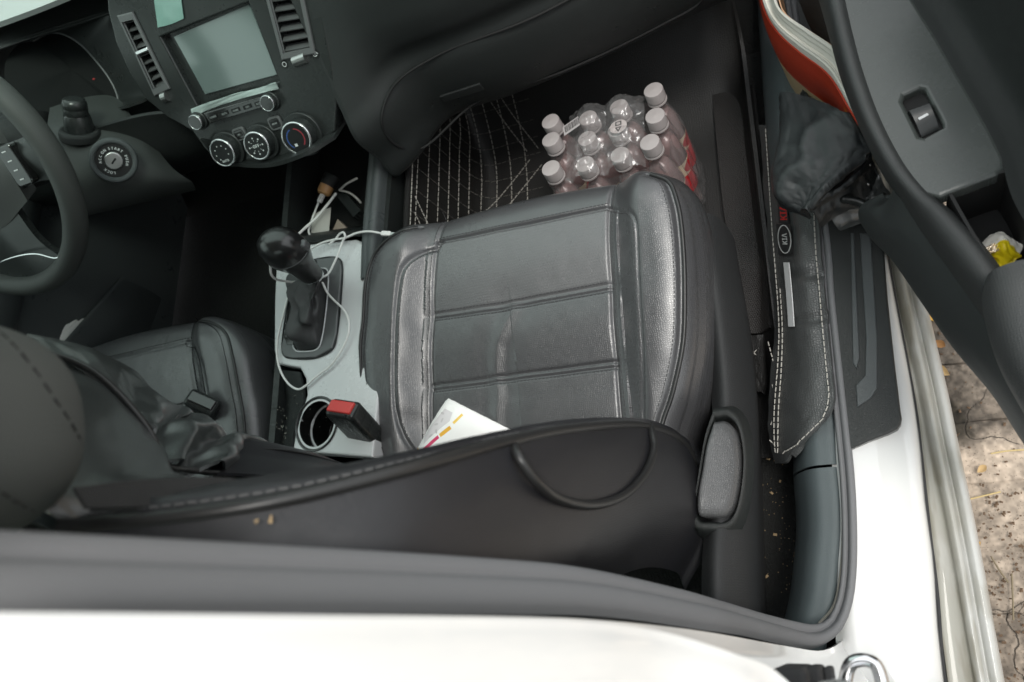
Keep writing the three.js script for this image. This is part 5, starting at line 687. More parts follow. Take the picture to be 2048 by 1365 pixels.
// ---------- passenger floor mat: quilted leather with a flap over the sill ----------
function logoGeo(w, h) { // oval badge with three letters, as printed lettering
  const t = canvasTex(256, 128, (g) => { g.fillStyle = '#303233'; g.fillRect(0, 0, 256, 128); g.strokeStyle = '#d9dad8'; g.fillStyle = '#d9dad8'; g.lineWidth = 9; g.beginPath(); g.ellipse(128, 64, 118, 56, 0, 0, 7); g.stroke(); g.font = 'bold 62px sans-serif'; g.textAlign = 'center'; g.textBaseline = 'middle'; g.fillText('KI\u039b', 128, 67); }); return t;
}
const fmat = thing('floor_mat', 'black leather passenger floor mat with white stitching and a logo flap over the sill', 'floor mat');
{
  // inner wall up the tunnel, toe slope and floor, one sheet
  const xs = even([[0.150, 0.515], [0.152, 0.44], [0.156, 0.35], [0.165, 0.30], [0.19, 0.278], [0.3, 0.272], [0.45, 0.272], [0.6, 0.272], [0.645, 0.278], [0.668, 0.30], [0.677, 0.335]], 22);
  const zz = [0.08, -0.05, -0.2, -0.3, -0.42, -0.52, -0.60, -0.70, -0.80], up = [0, 0, 0, 0, 0, 0.01, 0.05, 0.13, 0.22];
  const rows = zz.map((z, j) => xs.map(([x, y]) => [x, Math.max(y, 0.272 + up[j]) + (y > 0.3 ? up[j] * 0.12 : 0), z]));
  const N = 90, Mv = 110;
  part(fmat, 'base_sheet', patch(rows, N, Mv, { th: -0.006, uv: 'xz' }), M.mat);
  const f = (s, t) => { const A = rows.map((r) => cr(r, s)); return cr(A, t); }, up2 = 0.0022;
  const L = (s0, t0, s1, t1, o) => { const p = []; for (let k = 0; k <= 12; k++) { const q = f(lerp(s0, s1, k / 12), lerp(t0, t1, k / 12)); p.push([q[0] + up2 * (s0 < 0.35 ? 1 : 0), q[1] + up2, q[2]]); } return stitch(p, o); };
  const white = [], faint = [];
  for (let k = 0; k < 10; k++) { const s = 0.03 + k * 0.042; white.push(L(s, 0.30, s + 0.01, 0.98, { sp: 0.010, len: 0.0072, r: 0.0008 })); }
  for (let k = 0; k < 15; k++) { const t = 0.32 + k * 0.045; faint.push(L(0.02, t, 0.46, t, { sp: 0.012, len: 0.009, r: 0.0005 })); }
  stuff(part(fmat, 'lengthwise_stitching', mergeGeometries(white), M.threadWhite)); stuff(part(fmat, 'cross_stitching', mergeGeometries(faint), std(C(0.16, 0.15, 0.135), 0.85)));
  stuff(part(fmat, 'band_stitching', mergeGeometries([L(0.30, 0.9, 0.42, 0.64, { sp: 0.009, len: 0.007, r: 0.0008 }), L(0.33, 0.9, 0.45, 0.64, { sp: 0.009, len: 0.007, r: 0.0008 }), L(0.42, 0.62, 0.20, 0.42, { sp: 0.009, len: 0.007, r: 0.0008 }), L(0.45, 0.60, 0.23, 0.40, { sp: 0.009, len: 0.007, r: 0.0008 }), L(0.03, 0.44, 0.22, 0.32, { sp: 0.008, len: 0.006, r: 0.0009 }), L(0.03, 0.41, 0.20, 0.30, { sp: 0.008, len: 0.006, r: 0.0009 })]), M.threadWhite));
  part(fmat, 'bound_edge', rod(rows.map((r) => [r[0][0] + 0.002, r[0][1] + 0.002, r[0][2]]), 0.005, { n: 60 }), M.mat);
  stuff(part(fmat, 'edge_stitching', stitch(rows.map((r) => [r[0][0] + 0.008, r[0][1] + 0.0, r[0][2]]), { sp: 0.008, len: 0.006, r: 0.001 }), M.threadWhite));
  // badge on the inner slope
  const bp = f(0.32, 0.46), bq = f(0.40, 0.50), bm = facing([bp[0] + 0.004, bp[1] + 0.005, bp[2]], [0.75, 0.65, 0], [0.65, -0.75, 0]);
  part(fmat, 'mat_badge', at(new THREE.PlaneGeometry(0.085, 0.04).rotateZ(Math.PI / 2), bm), std(C(0.6, 0.6, 0.6), 0.6, { map: logoGeo() }), 'oval lettered badge on the mat slope');
  // flap on the sill
  const FL = [[0.6918,0.335,-0.4355],[0.6889,0.335,-0.3641],[0.6853,0.335,-0.2867],[0.683,0.338,-0.219],[0.6807,0.34,-0.1541],[0.6774,0.345,-0.0907],[0.6677,0.345,-0.032],[0.6561,0.34,0.0239],[0.6529,0.34,0.0664],[0.6573,0.34,0.1003]], FM = [[0.7388,0.4,-0.3822],[0.7332,0.405,-0.3141],[0.7289,0.41,-0.2405],[0.7255,0.413,-0.1783],[0.7238,0.413,-0.1192],[0.721,0.413,-0.0622],[0.717,0.413,-0.0071],[0.7094,0.411,0.0454],[0.6985,0.405,0.0794],[0.6734,0.372,0.1046]], FR2 = [[0.7795,0.42,-0.3579],[0.7706,0.422,-0.2947],[0.7636,0.424,-0.2254],[0.7583,0.424,-0.1666],[0.7556,0.424,-0.1092],[0.753,0.424,-0.0535],[0.751,0.424,0.0004],[0.7485,0.423,0.0427],[0.7267,0.42,0.0721],[0.6896,0.39,0.0957]];
  const fp = part(fmat, 'sill_flap', patch([FL, FM, FR2], 90, 30, { th: -0.006, uv: 'xz', disp: (u, v) => 0.006 * (fbm(u * 12, v * 3, 3) - 0.5) * (1 - sst(0.85, 0.97, u)) + 0.007 * (Math.exp(-Math.pow((u - 0.415 - v * -0.02) / 0.012, 2)) + Math.exp(-Math.pow((u - 0.545 - v * -0.03) / 0.012, 2)) + 0.7 * Math.exp(-Math.pow((u - 0.24 + v * 0.05) / 0.012, 2))) * sst(0.1, 0.5, v) }), std(C(0.070, 0.073, 0.073), 0.34, { bumpMap: rep(tGrain, 0.13), bumpScale: 0.0008 }), 'shiny leather flap folded over the sill');
  const on = (v, u0, u1, lift = 0.004, n = 16) => { const o = []; for (let k = 0; k <= n; k++) { const u = lerp(u0, u1, k / n), p = cr([cr(FL, u), cr(FM, u), cr(FR2, u)], v); o.push([p[0], p[1] + lift, p[2]]); } return o; };
  stuff(part(fp, 'flap_stitching', mergeGeometries([stitch(on(0.10, 0.02, 0.97), { sp: 0.0085, len: 0.0065, r: 0.0009 }), stitch(on(0.16, 0.45, 0.97), { sp: 0.0085, len: 0.0065, r: 0.0009 }), stitch(on(0.91, 0.02, 0.80), { sp: 0.0085, len: 0.0065, r: 0.0009 }), stitch([...on(0.91, 0.8, 0.86, 0.004, 4), ...on(0.6, 0.92, 0.93, 0.004, 1), ...on(0.3, 0.955, 0.96, 0.004, 1)], { sp: 0.0085, len: 0.0065, r: 0.0009 })]), M.threadWhite));
  // white stripes, red lettering and oval badge along the flap
  const strip = (u0, u1, v0, v1, m, n) => part(fp, n, patch([on(v0, u0, u1, 0.005, 4), on(v1, u0, u1, 0.005, 4)], 12, 2, { th: 0.001 }), m);
  strip(0.05, 0.12, 0.28, 0.36, M.printWhite, 'white_stripe'); strip(0.165, 0.20, 0.29, 0.37, M.printWhite, 'white_stripe'); strip(0.372, 0.55, 0.28, 0.38, M.printWhite, 'white_stripe');
  const lab = (u0, u1, v0, v1, draw, n, lb) => { const g = patch([on(v0, u0, u1, 0.0055, 6), on(v1, u0, u1, 0.0055, 6)], 12, 4); const uv = g.attributes.uv, nn = 13; for (let j = 0; j <= 4; j++) for (let i = 0; i <= 12; i++) { uv.array[2 * (j * nn + i)] = 1 - i / 12; uv.array[2 * (j * nn + i) + 1] = 1 - j / 4; } part(fp, n, g, std(C(0.9, 0.9, 0.9), 0.6, { map: draw }), lb); };
  lab(0.208, 0.262, 0.24, 0.42, canvasTex(192, 96, (g) => { g.fillStyle = '#303233'; g.fillRect(0, 0, 192, 96); g.fillStyle = '#d32a26'; g.font = 'bold 92px sans-serif'; g.textAlign = 'center'; g.textBaseline = 'middle'; g.fillText('KI\u039b', 96, 52); }), 'red_lettering', 'red printed letters on the flap');
  lab(0.265, 0.350, 0.19, 0.46, logoGeo(), 'oval_badge', 'white oval lettered badge on the flap');
  // tailing corner piece with crossed stitching
  const tc = [[0.6231,0.3,-0.1016],[0.6574,0.305,-0.0971],[0.6553,0.31,-0.0278],[0.6501,0.31,-0.0057],[0.6259,0.3,-0.0249],[0.6188,0.295,-0.052]], cg = [[tc[0], tc[1]], [tc[5], tc[2]], [tc[4], tc[3]]];
  const cpz = part(fmat, 'corner_tab', patch(cg, 20, 20, { th: -0.006, disp: (u, v) => 0.004 * (fbm(u * 4, v * 4, 3) - 0.5) }), M.mat);
  const SG = (pts) => stitch(pts.map((p) => [p[0], p[1] + 0.004, p[2]]), { sp: 0.008, len: 0.006, r: 0.0009 });
  stuff(part(cpz, 'tab_stitching', mergeGeometries([SG([[0.6273,0.306,-0.0872],[0.6533,0.306,-0.0559]]), SG([[0.6247,0.306,-0.06],[0.6561,0.306,-0.0828]]), SG([[0.6257,0.306,-0.0559],[0.6263,0.306,-0.0326],[0.6427,0.306,-0.0228],[0.6513,0.306,-0.0369]])]), M.threadWhite));
  stuff(part(fp, 'zigzag_stitching', mergeGeometries([SG([[0.667,0.345,-0.0064],[0.6692,0.345,0.0229],[0.6566,0.345,0.0522]]), SG([[0.6682,0.345,-0.0694],[0.6728,0.345,-0.035]]), SG([[0.6566,0.345,0.0712],[0.674,0.345,0.0936]])]), M.threadWhite));
  // ribbed rubber overlay
  const tr = [[[0.6154,0.285,-0.5691],[0.6688,0.285,-0.5513],[0.6848,0.3,-0.536]], [[0.6148,0.285,-0.3276],[0.6615,0.285,-0.3163],[0.6801,0.302,-0.3037]], [[0.6208,0.285,-0.2198],[0.6581,0.285,-0.208],[0.6746,0.303,-0.1935]], [[0.6183,0.285,-0.1127],[0.6507,0.285,-0.1075],[0.67,0.303,-0.1091]]];
  const tm = thing('rubber_mat', 'ribbed rubber overlay mat beside the seat base', 'rubber mat');
  part(tm, 'tread', patch(tr, 24, 40, { th: -0.005, uv: 'xz' }), M.tread);
  for (const l of [[[0.6166,0.289,-0.2937],[0.6496,0.289,-0.2685],[0.6446,0.289,-0.2177],[0.6107,0.289,-0.2551]], [[0.6195,0.289,-0.2141],[0.644,0.289,-0.1965],[0.6399,0.289,-0.1555],[0.6174,0.289,-0.1762]], [[0.6189,0.289,-0.1509],[0.6403,0.289,-0.1372],[0.6392,0.289,-0.1187],[0.6187,0.289,-0.1245]], [[0.6372,0.289,-0.3429],[0.6557,0.289,-0.3293],[0.6526,0.289,-0.2987],[0.6342,0.289,-0.312]]]) part(tm, 'tread_rib', plate(l.map((p) => [p[0], p[2]]), 0.2885, 0.005, 0.0012), std(C(0.026, 0.025, 0.024), 0.5, { bumpMap: rep(tRub, 0.08), bumpScale: 0.0012 }));
  part(tm, 'mat_lip', rod(tr.map((r) => [r[2][0], r[2][1] + 0.002, r[2][2]]), 0.0035, { n: 40 }), M.tread);
}
// crumbs on the carpet
{ const cr3 = []; for (let k = 0; k < 130; k++) { const big = k < 14, s = big ? rr(0.0016, 0.0032) : rr(0.0004, 0.001); const g = new THREE.TetrahedronGeometry(s).scale(1, 0.5, 1.6).rotateY(rr(0, 6)); g.translate(rr(0.60, 0.66), 0.2575, rr(0.03, 0.30)); cr3.push(g); } stuff(solo('carpet_crumbs', mergeGeometries(cr3), std(C(0.42, 0.30, 0.17), 0.9), 'tan crumbs scattered on the carpet beside the seat base', 'crumbs')); }
{ const b = []; const p = [[0.5,1.1537,0.2425],[0.505,1.1487,0.241]]; p.forEach((q, i) => b.push(new THREE.TetrahedronGeometry(0.0017).scale(i ? 2.2 : 1.2, 0.6, 1).rotateY(i + 0.5).translate(q[0] + 0.003, q[1] + 0.002, q[2] + 0.002))); stuff(solo('seat_crumbs', mergeGeometries(b), std(C(0.5, 0.36, 0.2), 0.9), 'two tan crumbs caught on the piping of the seat back', 'crumbs')); }
// ---------- water bottles shrink wrapped together ----------
const BX = [0.4000, 0.4535, 0.5070, 0.5605], BZ = [-0.447, -0.398, -0.349], BY = 0.285, LEAN = -0.2, PC = new THREE.Vector3(0.48, 0.495, -0.398); // the pack leans forwards under the dashboard
{
  const bl = canvasTex(256, 64, (g) => { g.fillStyle = '#cfc0a6'; g.fillRect(0, 0, 256, 64); g.fillStyle = '#c41c26'; g.fillRect(0, 26, 256, 38); g.fillStyle = '#b01822'; g.beginPath(); g.ellipse(70, 14, 40, 12, 0, 0, 7); g.fill(); g.beginPath(); g.ellipse(190, 14, 40, 12, 0, 0, 7); g.fill(); });
  const lm = std(C(1, 1, 1), 0.4, { map: bl }), r = 0.0232;
  const gS = new THREE.LatheGeometry([[0, 0.004], [0.017, 0], [r, 0.006], [r, 0.03], [r - 0.0012, 0.034], [r, 0.038], [r, 0.12], [r - 0.001, 0.13], [r * 0.86, 0.152], [r * 0.55, 0.175], [0.0125, 0.185], [0.0122, 0.198]].map((p) => new THREE.Vector2(...p)), 28), gL = new THREE.CylinderGeometry(r + 0.0006, r + 0.0006, 0.07, 28, 1, true).translate(0, 0.078, 0), gC = new THREE.LatheGeometry([[0.0146, 0.192], [0.0148, 0.196], [0.0146, 0.209], [0.0140, 0.2105], [0, 0.211]].map((p) => new THREE.Vector2(...p)), 36), gN = new THREE.CylinderGeometry(0.0152, 0.0152, 0.0025, 24).translate(0, 0.188, 0), gW = new THREE.LatheGeometry([[0, 0.005], [0.016, 0.002], [r - 0.0015, 0.008], [r - 0.0015, 0.12], [r * 0.78, 0.152], [r * 0.5, 0.165], [0, 0.165]].map((p) => new THREE.Vector2(...p)), 24);
  const water = std(C(0.50, 0.34, 0.33), 0.25, { transmission: 0.6, thickness: 0 });
  const col = ['first column from the console', 'second column from the console', 'third column from the console', 'column nearest the door'], row = ['far row', 'middle row', 'row nearest the seat'];
  BX.forEach((x, i) => BZ.forEach((z, j) => {
    const b = thing('water_bottle', `white capped drink bottle in the pack, ${col[i]}, ${row[j]}`, 'bottle', 'bottles in the shrink wrapped pack');
    b.position.set(x, BY - ((i === 1 || i === 2) ? 0.014 : 0), z); { const v = b.position.clone().sub(PC).applyAxisAngle(new THREE.Vector3(1, 0, 0), LEAN).add(PC); b.position.copy(v); } b.rotation.set(LEAN + rr(-0.03, 0.03), 0, rr(-0.03, 0.03)); part(b, 'shell', gS, M.bottle); part(b, 'drink', gW, water); part(b, 'paper_label', gL, lm); part(b, 'cap', gC, M.capWhite); part(b, 'neck_ring', gN, M.capWhite);
  }));
  // crinkled wrap: around the pack and over the middle columns
  const wr = thing('plastic_wrap', 'crinkled clear plastic wrap around the pack of bottles', 'plastic wrap'); wr.rotation.x = LEAN; wr.position.copy(PC.clone().applyAxisAngle(new THREE.Vector3(1, 0, 0), LEAN).negate().add(PC));
  const x0 = BX[0] - 0.026, x1 = BX[3] + 0.026, z0 = BZ[0] - 0.026, z1 = BZ[2] + 0.026, loop = []; for (const [cx, cz, a0] of [[x1 - 0.025, z1 - 0.025, 0], [x0 + 0.025, z1 - 0.025, Math.PI / 2], [x0 + 0.025, z0 + 0.025, Math.PI], [x1 - 0.025, z0 + 0.025, Math.PI * 1.5]]) for (let k = 0; k <= 5; k++) { const a = a0 + k / 5 * Math.PI / 2; loop.push([cx + 0.025 * Math.cos(a), cz + 0.025 * Math.sin(a)]); }
  const lq = even([...loop, loop[0]], 160), P = []; for (let j = 0; j <= 26; j++) { const t = j / 26; P.push(lq.map(([x, z], i) => { const c = [(x0 + x1) / 2, (z0 + z1) / 2], n = 0.006 * (fbm(i * 0.35, t * 7, 3) - 0.5) * 2, sx = 1 - 0.10 * sst(0.6, 1, t), L = Math.hypot(x - c[0], z - c[1]); return [c[0] + (x - c[0]) * (sx + n / L), BY + 0.004 + 0.17 * t, c[1] + (z - c[1]) * (sx + n / L)]; })); }
  part(wr, 'wrap_side', gridGeo(P, 160, 26), M.film);
  const top = []; for (let j = 0; j <= 40; j++) { top.push([]); for (let i = 0; i <= 50; i++) { const u = i / 50, v = j / 40, x = lerp(BX[0] + 0.018, BX[3] - 0.018, u), z = lerp(z0 + 0.008, z1 - 0.004, v); let h = 0.184; for (const bx of BX.slice(1, 3)) for (const bz of BZ) { const d = Math.hypot(x - bx, z - bz); h = Math.max(h, 0.2015 - 0.9 * Math.max(0, d - 0.015)); } const rg = Math.abs(fbm(x * 70, z * 70, 3) - 0.5); top[j].push([x, BY + h + 0.016 * (0.25 - rg) * 1.4, z]); } }
  part(wr, 'wrap_top', gridGeo(top, 50, 40), M.film);
  // printing on the wrap: barcode panel and arrow symbol
  const bc = canvasTex(128, 96, (g) => { g.fillStyle = '#b9b2b2'; g.fillRect(0, 0, 128, 96); g.fillStyle = '#141414'; let x = 12; for (let i = 0; i < 22; i++) { const w = 2 + (i * 7 % 4); g.fillRect(x, 10, w, 66); x += w + 2 + (i * 5 % 3); } }); const b0 = [[0.4347,0.5,-0.4143]][0];
  part(wr, 'barcode', new THREE.PlaneGeometry(0.030, 0.020).rotateX(-Math.PI / 2).rotateZ(0.25).rotateY(0.2).translate(b0[0], 0.4995, b0[2]), std(C(1, 1, 1), 0.5, { map: bc }));
  const ar = canvasTex(96, 96, (g) => { g.fillStyle = '#b7aeac'; g.fillRect(0, 0, 96, 96); g.strokeStyle = '#1a1a1a'; g.lineWidth = 6; g.strokeRect(34, 14, 28, 24); g.beginPath(); g.moveTo(34, 54); g.lineTo(62, 54); g.lineTo(48, 80); g.closePath(); g.stroke(); }); const a0 = [[0.504,0.487,-0.4116]][0];
  part(wr, 'arrow_print', new THREE.CircleGeometry(0.0135, 28).rotateX(-Math.PI / 2).translate(BX[2], BY + 0.2035, BZ[1]), std(C(1, 1, 1), 0.5, { map: ar }));
}

// ---------- open passenger door ----------
const door = thing('passenger_door', 'open black trimmed passenger door with armrest and window switch', 'car door');
{
  const pan = [[0.8203,-0.4463],[0.8248,-0.3330],[0.8258,-0.2867],[0.8297,-0.2348],[0.8375,-0.1779],[0.8505,-0.1253],[0.8653,-0.0888],[0.8708,-0.0853],[0.8833,-0.0778],[0.8894,-0.0795],[0.9320,-0.0886],[0.9394,-0.0940],[0.9411,-0.1040],[0.9358,-0.1357],[0.9238,-0.1882],[0.9097,-0.2492],[0.8938,-0.3116],[0.8691,-0.4232]];
  const hole = [[0.8681,-0.1895],[0.8709,-0.1957],[0.8849,-0.1994],[0.8890,-0.1968],[0.8981,-0.1548],[0.8975,-0.1505],[0.8808,-0.1442],[0.8768,-0.1465]];
  part(door, 'switch_panel', planar(plate(pan, 0.702, 0.02, 0.004, { holes: [hole] }), 'xz'), std(C(0.055, 0.062, 0.058), 0.42, { roughnessMap: rep(tRough, 0.14) }), 'smooth dark armrest panel holding the window switch');
  const sw = new THREE.Group(); sw.name = 'window_switch'; door.add(sw);
  const hc = mean2(hole); part(sw, 'switch_well', plate(shift2(hole, hc, 1.02), 0.692, 0.01, 0), M.black);
  const bq = [[0.8709,0.7,-0.1781],[0.8891,0.7,-0.1805],[0.8953,0.7,-0.1534],[0.879,0.7,-0.1493]], bm = [(bq[0][0] + bq[2][0]) / 2, (bq[0][2] + bq[2][2]) / 2];
  part(sw, 'rocker', patch([[[bq[0][0], 0.697, bq[0][2]], [bq[1][0], 0.697, bq[1][2]]], [[lerp(bq[0][0], bq[3][0], 0.15), 0.7065, lerp(bq[0][2], bq[3][2], 0.15)], [lerp(bq[1][0], bq[2][0], 0.15), 0.7065, lerp(bq[1][2], bq[2][2], 0.15)]], [[lerp(bq[0][0], bq[3][0], 0.6), 0.703, lerp(bq[0][2], bq[3][2], 0.6)], [lerp(bq[1][0], bq[2][0], 0.6), 0.703, lerp(bq[1][2], bq[2][2], 0.6)]], [[bq[3][0], 0.6935, bq[3][2]], [bq[2][0], 0.6935, bq[2][2]]]], 12, 16, { th: 0.004 }), M.smooth);
  const mk = [[0.8795,0.706,-0.1637],[0.8863,0.706,-0.1656]]; part(sw, 'switch_mark', new RoundedBoxGeometry(0.0095, 0.001, 0.0028, 2, 0.0005).rotateY(0.35).translate((mk[0][0] + mk[1][0]) / 2, 0.7055, (mk[0][2] + mk[1][2]) / 2), M.printWhite);
  // padded edge strip along the cabin side, then the bar that runs on to the rear
  const e0 = [[0.7992,0.66,-0.4941],[0.8111,0.66,-0.3706],[0.8154,0.66,-0.3203],[0.8198,0.66,-0.2653],[0.8283,0.66,-0.2082],[0.841,0.66,-0.1526],[0.8551,0.66,-0.1138],[0.8686,0.66,-0.0711],[0.8856,0.66,-0.0268],[0.9072,0.66,0.0311],[0.9247,0.66,0.0847],[0.9388,0.66,0.1346]], e1 = [[0.8081,0.695,-0.4568],[0.8171,0.695,-0.3401],[0.8201,0.695,-0.2925],[0.8242,0.695,-0.2401],[0.8324,0.695,-0.1837],[0.8449,0.695,-0.1312],[0.8589,0.695,-0.0924],[0.8735,0.695,-0.0582],[0.8901,0.695,-0.0168],[0.9094,0.695,0.0337],[0.9255,0.695,0.0829],[0.9394,0.695,0.129]], e2 = [[0.8203,0.706,-0.4406],[0.8247,0.706,-0.3282],[0.8266,0.706,-0.2819],[0.8304,0.706,-0.2305],[0.8382,0.706,-0.1741],[0.851,0.706,-0.1213],[0.8657,0.706,-0.0852],[0.8818,0.706,-0.0585],[0.898,0.706,-0.0231],[0.9149,0.706,0.0243],[0.9307,0.706,0.0734],[0.9434,0.706,0.1191]], e3 = e2.map((p) => [p[0] + 0.012, p[1] - 0.02, p[2]]);
  part(door, 'armrest_edge', patch([e0.map((p) => [p[0] + 0.004, p[1] - 0.03, p[2]]), e0, e1, e2, e3], 110, 36, { th: 0.004 }), std(C(0.034, 0.037, 0.037), 0.52, { bumpMap: rep(tGrain, 0.085), bumpScale: 0.0007 }), 'grained soft edge of the armrest');
  const f0 = [[0.8427,0.61,-0.1311],[0.8164,0.56,-0.1447],[0.823,0.545,-0.121],[0.8417,0.55,-0.0852],[0.8605,0.56,-0.0319],[0.8835,0.56,0.0273],[0.9107,0.56,0.0835],[0.9269,0.56,0.1309],[0.9431,0.56,0.1735]], f1 = [[0.8483,0.63,-0.1247],[0.8414,0.615,-0.1205],[0.8445,0.62,-0.1007],[0.8573,0.63,-0.0701],[0.8718,0.63,-0.0335],[0.8908,0.63,0.013],[0.911,0.63,0.0673],[0.9267,0.63,0.1035],[0.9408,0.63,0.1425]], f2 = [[0.8525,0.642,-0.1247],[0.8536,0.643,-0.1192],[0.8581,0.645,-0.1078],[0.8688,0.65,-0.0728],[0.8861,0.65,-0.0281],[0.9024,0.65,0.0142],[0.9186,0.65,0.0618],[0.9314,0.65,0.0994],[0.9432,0.65,0.1375]];
  part(door, 'lower_bar', patch([f0.map((p) => [p[0] + 0.02, p[1] - 0.06, p[2]]), f0, f0.map((p, i) => p.map((v, k) => lerp(v, f1[i][k], 0.5) + (k === 0 ? -0.004 : k === 1 ? 0.006 : 0))), f1, f2], 80, 30, { th: 0.004 }), std(C(0.030, 0.034, 0.034), 0.5, { bumpMap: rep(tFine, 0.06), bumpScale: 0.0002 }), 'long dark lower edge of the door trim crossing the ground');
  part(door, 'trim_seam', tube(f1.map((p) => [p[0] - 0.001, p[1] + 0.002, p[2]]), 0.0014, { n: 90 }), M.satinDark);
  // pull pocket
  const po = [[0.8902,-0.0832],[0.9376,-0.0934],[0.9448,-0.0799],[0.9509,-0.0485],[0.9577,0.0170],[0.9328,0.0503],[0.9156,0.0088],[0.9014,-0.0395]];
  const g = plate(po, 0.62, 0.012, 0.002); part(door, 'pull_pocket', planar(g, 'xz'), M.black);
  part(door, 'pocket_wall', patch([po.map(([x, z]) => [x, 0.700, z]), po.map(([x, z]) => [x, 0.615, z])].map((r) => [...r, r[0]]), 60, 6, { th: -0.003 }), M.black);
  // armrest pad with double stitching
  const pd = [[0.9102,0.715,0.0172],[0.9051,0.715,0.0352],[0.9052,0.715,0.063],[0.9084,0.715,0.0906],[0.9151,0.715,0.1178],[0.9255,0.715,0.1528]], pd2 = [[0.9164,0.735,0.0168],[0.9161,0.74,0.037],[0.9166,0.74,0.064],[0.9189,0.74,0.0905],[0.9244,0.74,0.1166],[0.9331,0.74,0.1504]], pd3 = [[0.9413,0.74,0.0169],[0.9443,0.745,0.0353],[0.9462,0.745,0.062],[0.9471,0.745,0.092],[0.9521,0.745,0.1175],[0.9592,0.745,0.1464]];
  part(door, 'armrest_pad', patch([pd.map((p) => [p[0] + 0.002, p[1] - 0.03, p[2]]), pd, pd2, pd3, pd3.map((p) => [p[0] + 0.06, p[1] - 0.01, p[2] + 0.01])], 50, 30, { th: 0.006, uv: 'xz' }), std(C(0.045, 0.047, 0.047), 0.55, { bumpMap: rep(tGrain, 0.085), bumpScale: 0.0006 }), 'padded armrest with double stitching');
  const md = (t) => pd.map((p, i) => p.map((v, k) => lerp(v, pd2[i][k], t) + (k === 1 ? 0.0055 : 0)));
  stuff(part(door, 'pad_stitching', mergeGeometries([stitch(md(0.35), { sp: 0.005, len: 0.0036, r: 0.0005 }), stitch(md(0.62), { sp: 0.005, len: 0.0036, r: 0.0005 })]), std(C(0.16, 0.165, 0.165), 0.8)));
  // upper door card rising to the window line
  const u0 = [[0.8682,0.7,-0.4236],[0.8947,0.7,-0.3112],[0.9106,0.7,-0.2489],[0.9246,0.7,-0.188],[0.9365,0.7,-0.1355],[0.942,0.7,-0.1001],[0.9444,0.7,-0.0605],[0.9594,0.7,0.0021]], up = (dx, dy) => u0.map((p) => [p[0] + dx, p[1] + dy, p[2] + dx * 0.15]);
  part(door, 'upper_card', patch([up(0, -0.004), up(0.012, 0.006), up(0.03, 0.03), up(0.045, 0.10), up(0.05, 0.2), up(0.035, 0.25)], 60, 40, { th: 0.006 }), M.plastic, 'dark upper door card');
  part(door, 'card_crease', tube(up(0.047, 0.12).map((p) => [p[0] - 0.001, p[1], p[2]]), 0.004, { n: 60 }), M.plastic);
  part(door, 'outer_skin', patch([up(0.13, -0.36), up(0.15, -0.15), up(0.14, 0.1), up(0.10, 0.24)], 40, 20, { th: 0.006 }), M.white, 'white outer skin of the open door');
  // lower card with speaker grille and map pocket lip
  const c0 = [[0.80, 0.62, -0.75], [0.815, 0.62, -0.55], [0.835, 0.62, -0.38], [0.855, 0.62, -0.24], [0.87, 0.62, -0.12]], cd = (dx, dy) => c0.map((p) => [p[0] + dx, p[1] + dy, p[2]]);
  part(door, 'lower_card', patch([cd(0.02, 0.06), cd(0.012, 0), cd(0.015, -0.15), cd(0.02, -0.26)], 40, 24, { th: 0.01 }), M.plastic);
  part(door, 'speaker_grille', patch([[[0.7749,0.5,-0.5485],[0.8013,0.57,-0.4788],[0.8183,0.62,-0.4297]], [[0.7863,0.5,-0.4753],[0.8059,0.57,-0.4177],[0.8169,0.62,-0.3784]], [[0.8036,0.5,-0.4073],[0.8157,0.57,-0.3558],[0.8237,0.62,-0.3202]]], 20, 20, { th: 0.003 }), M.grille, 'perforated speaker grille behind the papers');
  const lip = [[0.754,0.45,-0.5807],[0.7612,0.46,-0.4464],[0.7759,0.47,-0.3368],[0.7978,0.475,-0.2586],[0.8206,0.48,-0.2027],[0.8437,0.49,-0.1407]];
  part(door, 'map_pocket', patch([lip, lip.map((p) => [p[0] - 0.004, p[1] - 0.05, p[2]]), lip.map((p) => [p[0] + 0.01, p[1] - 0.12, p[2]])], 40, 12, { th: 0.004 }), M.plastic);
  part(door, 'pocket_lip', rod([[0.7978,0.5,-0.1964],[0.814,0.5,-0.1875],[0.8298,0.5,-0.1699],[0.8455,0.5,-0.1325]], 0.006, { n: 40 }), M.smooth);
}
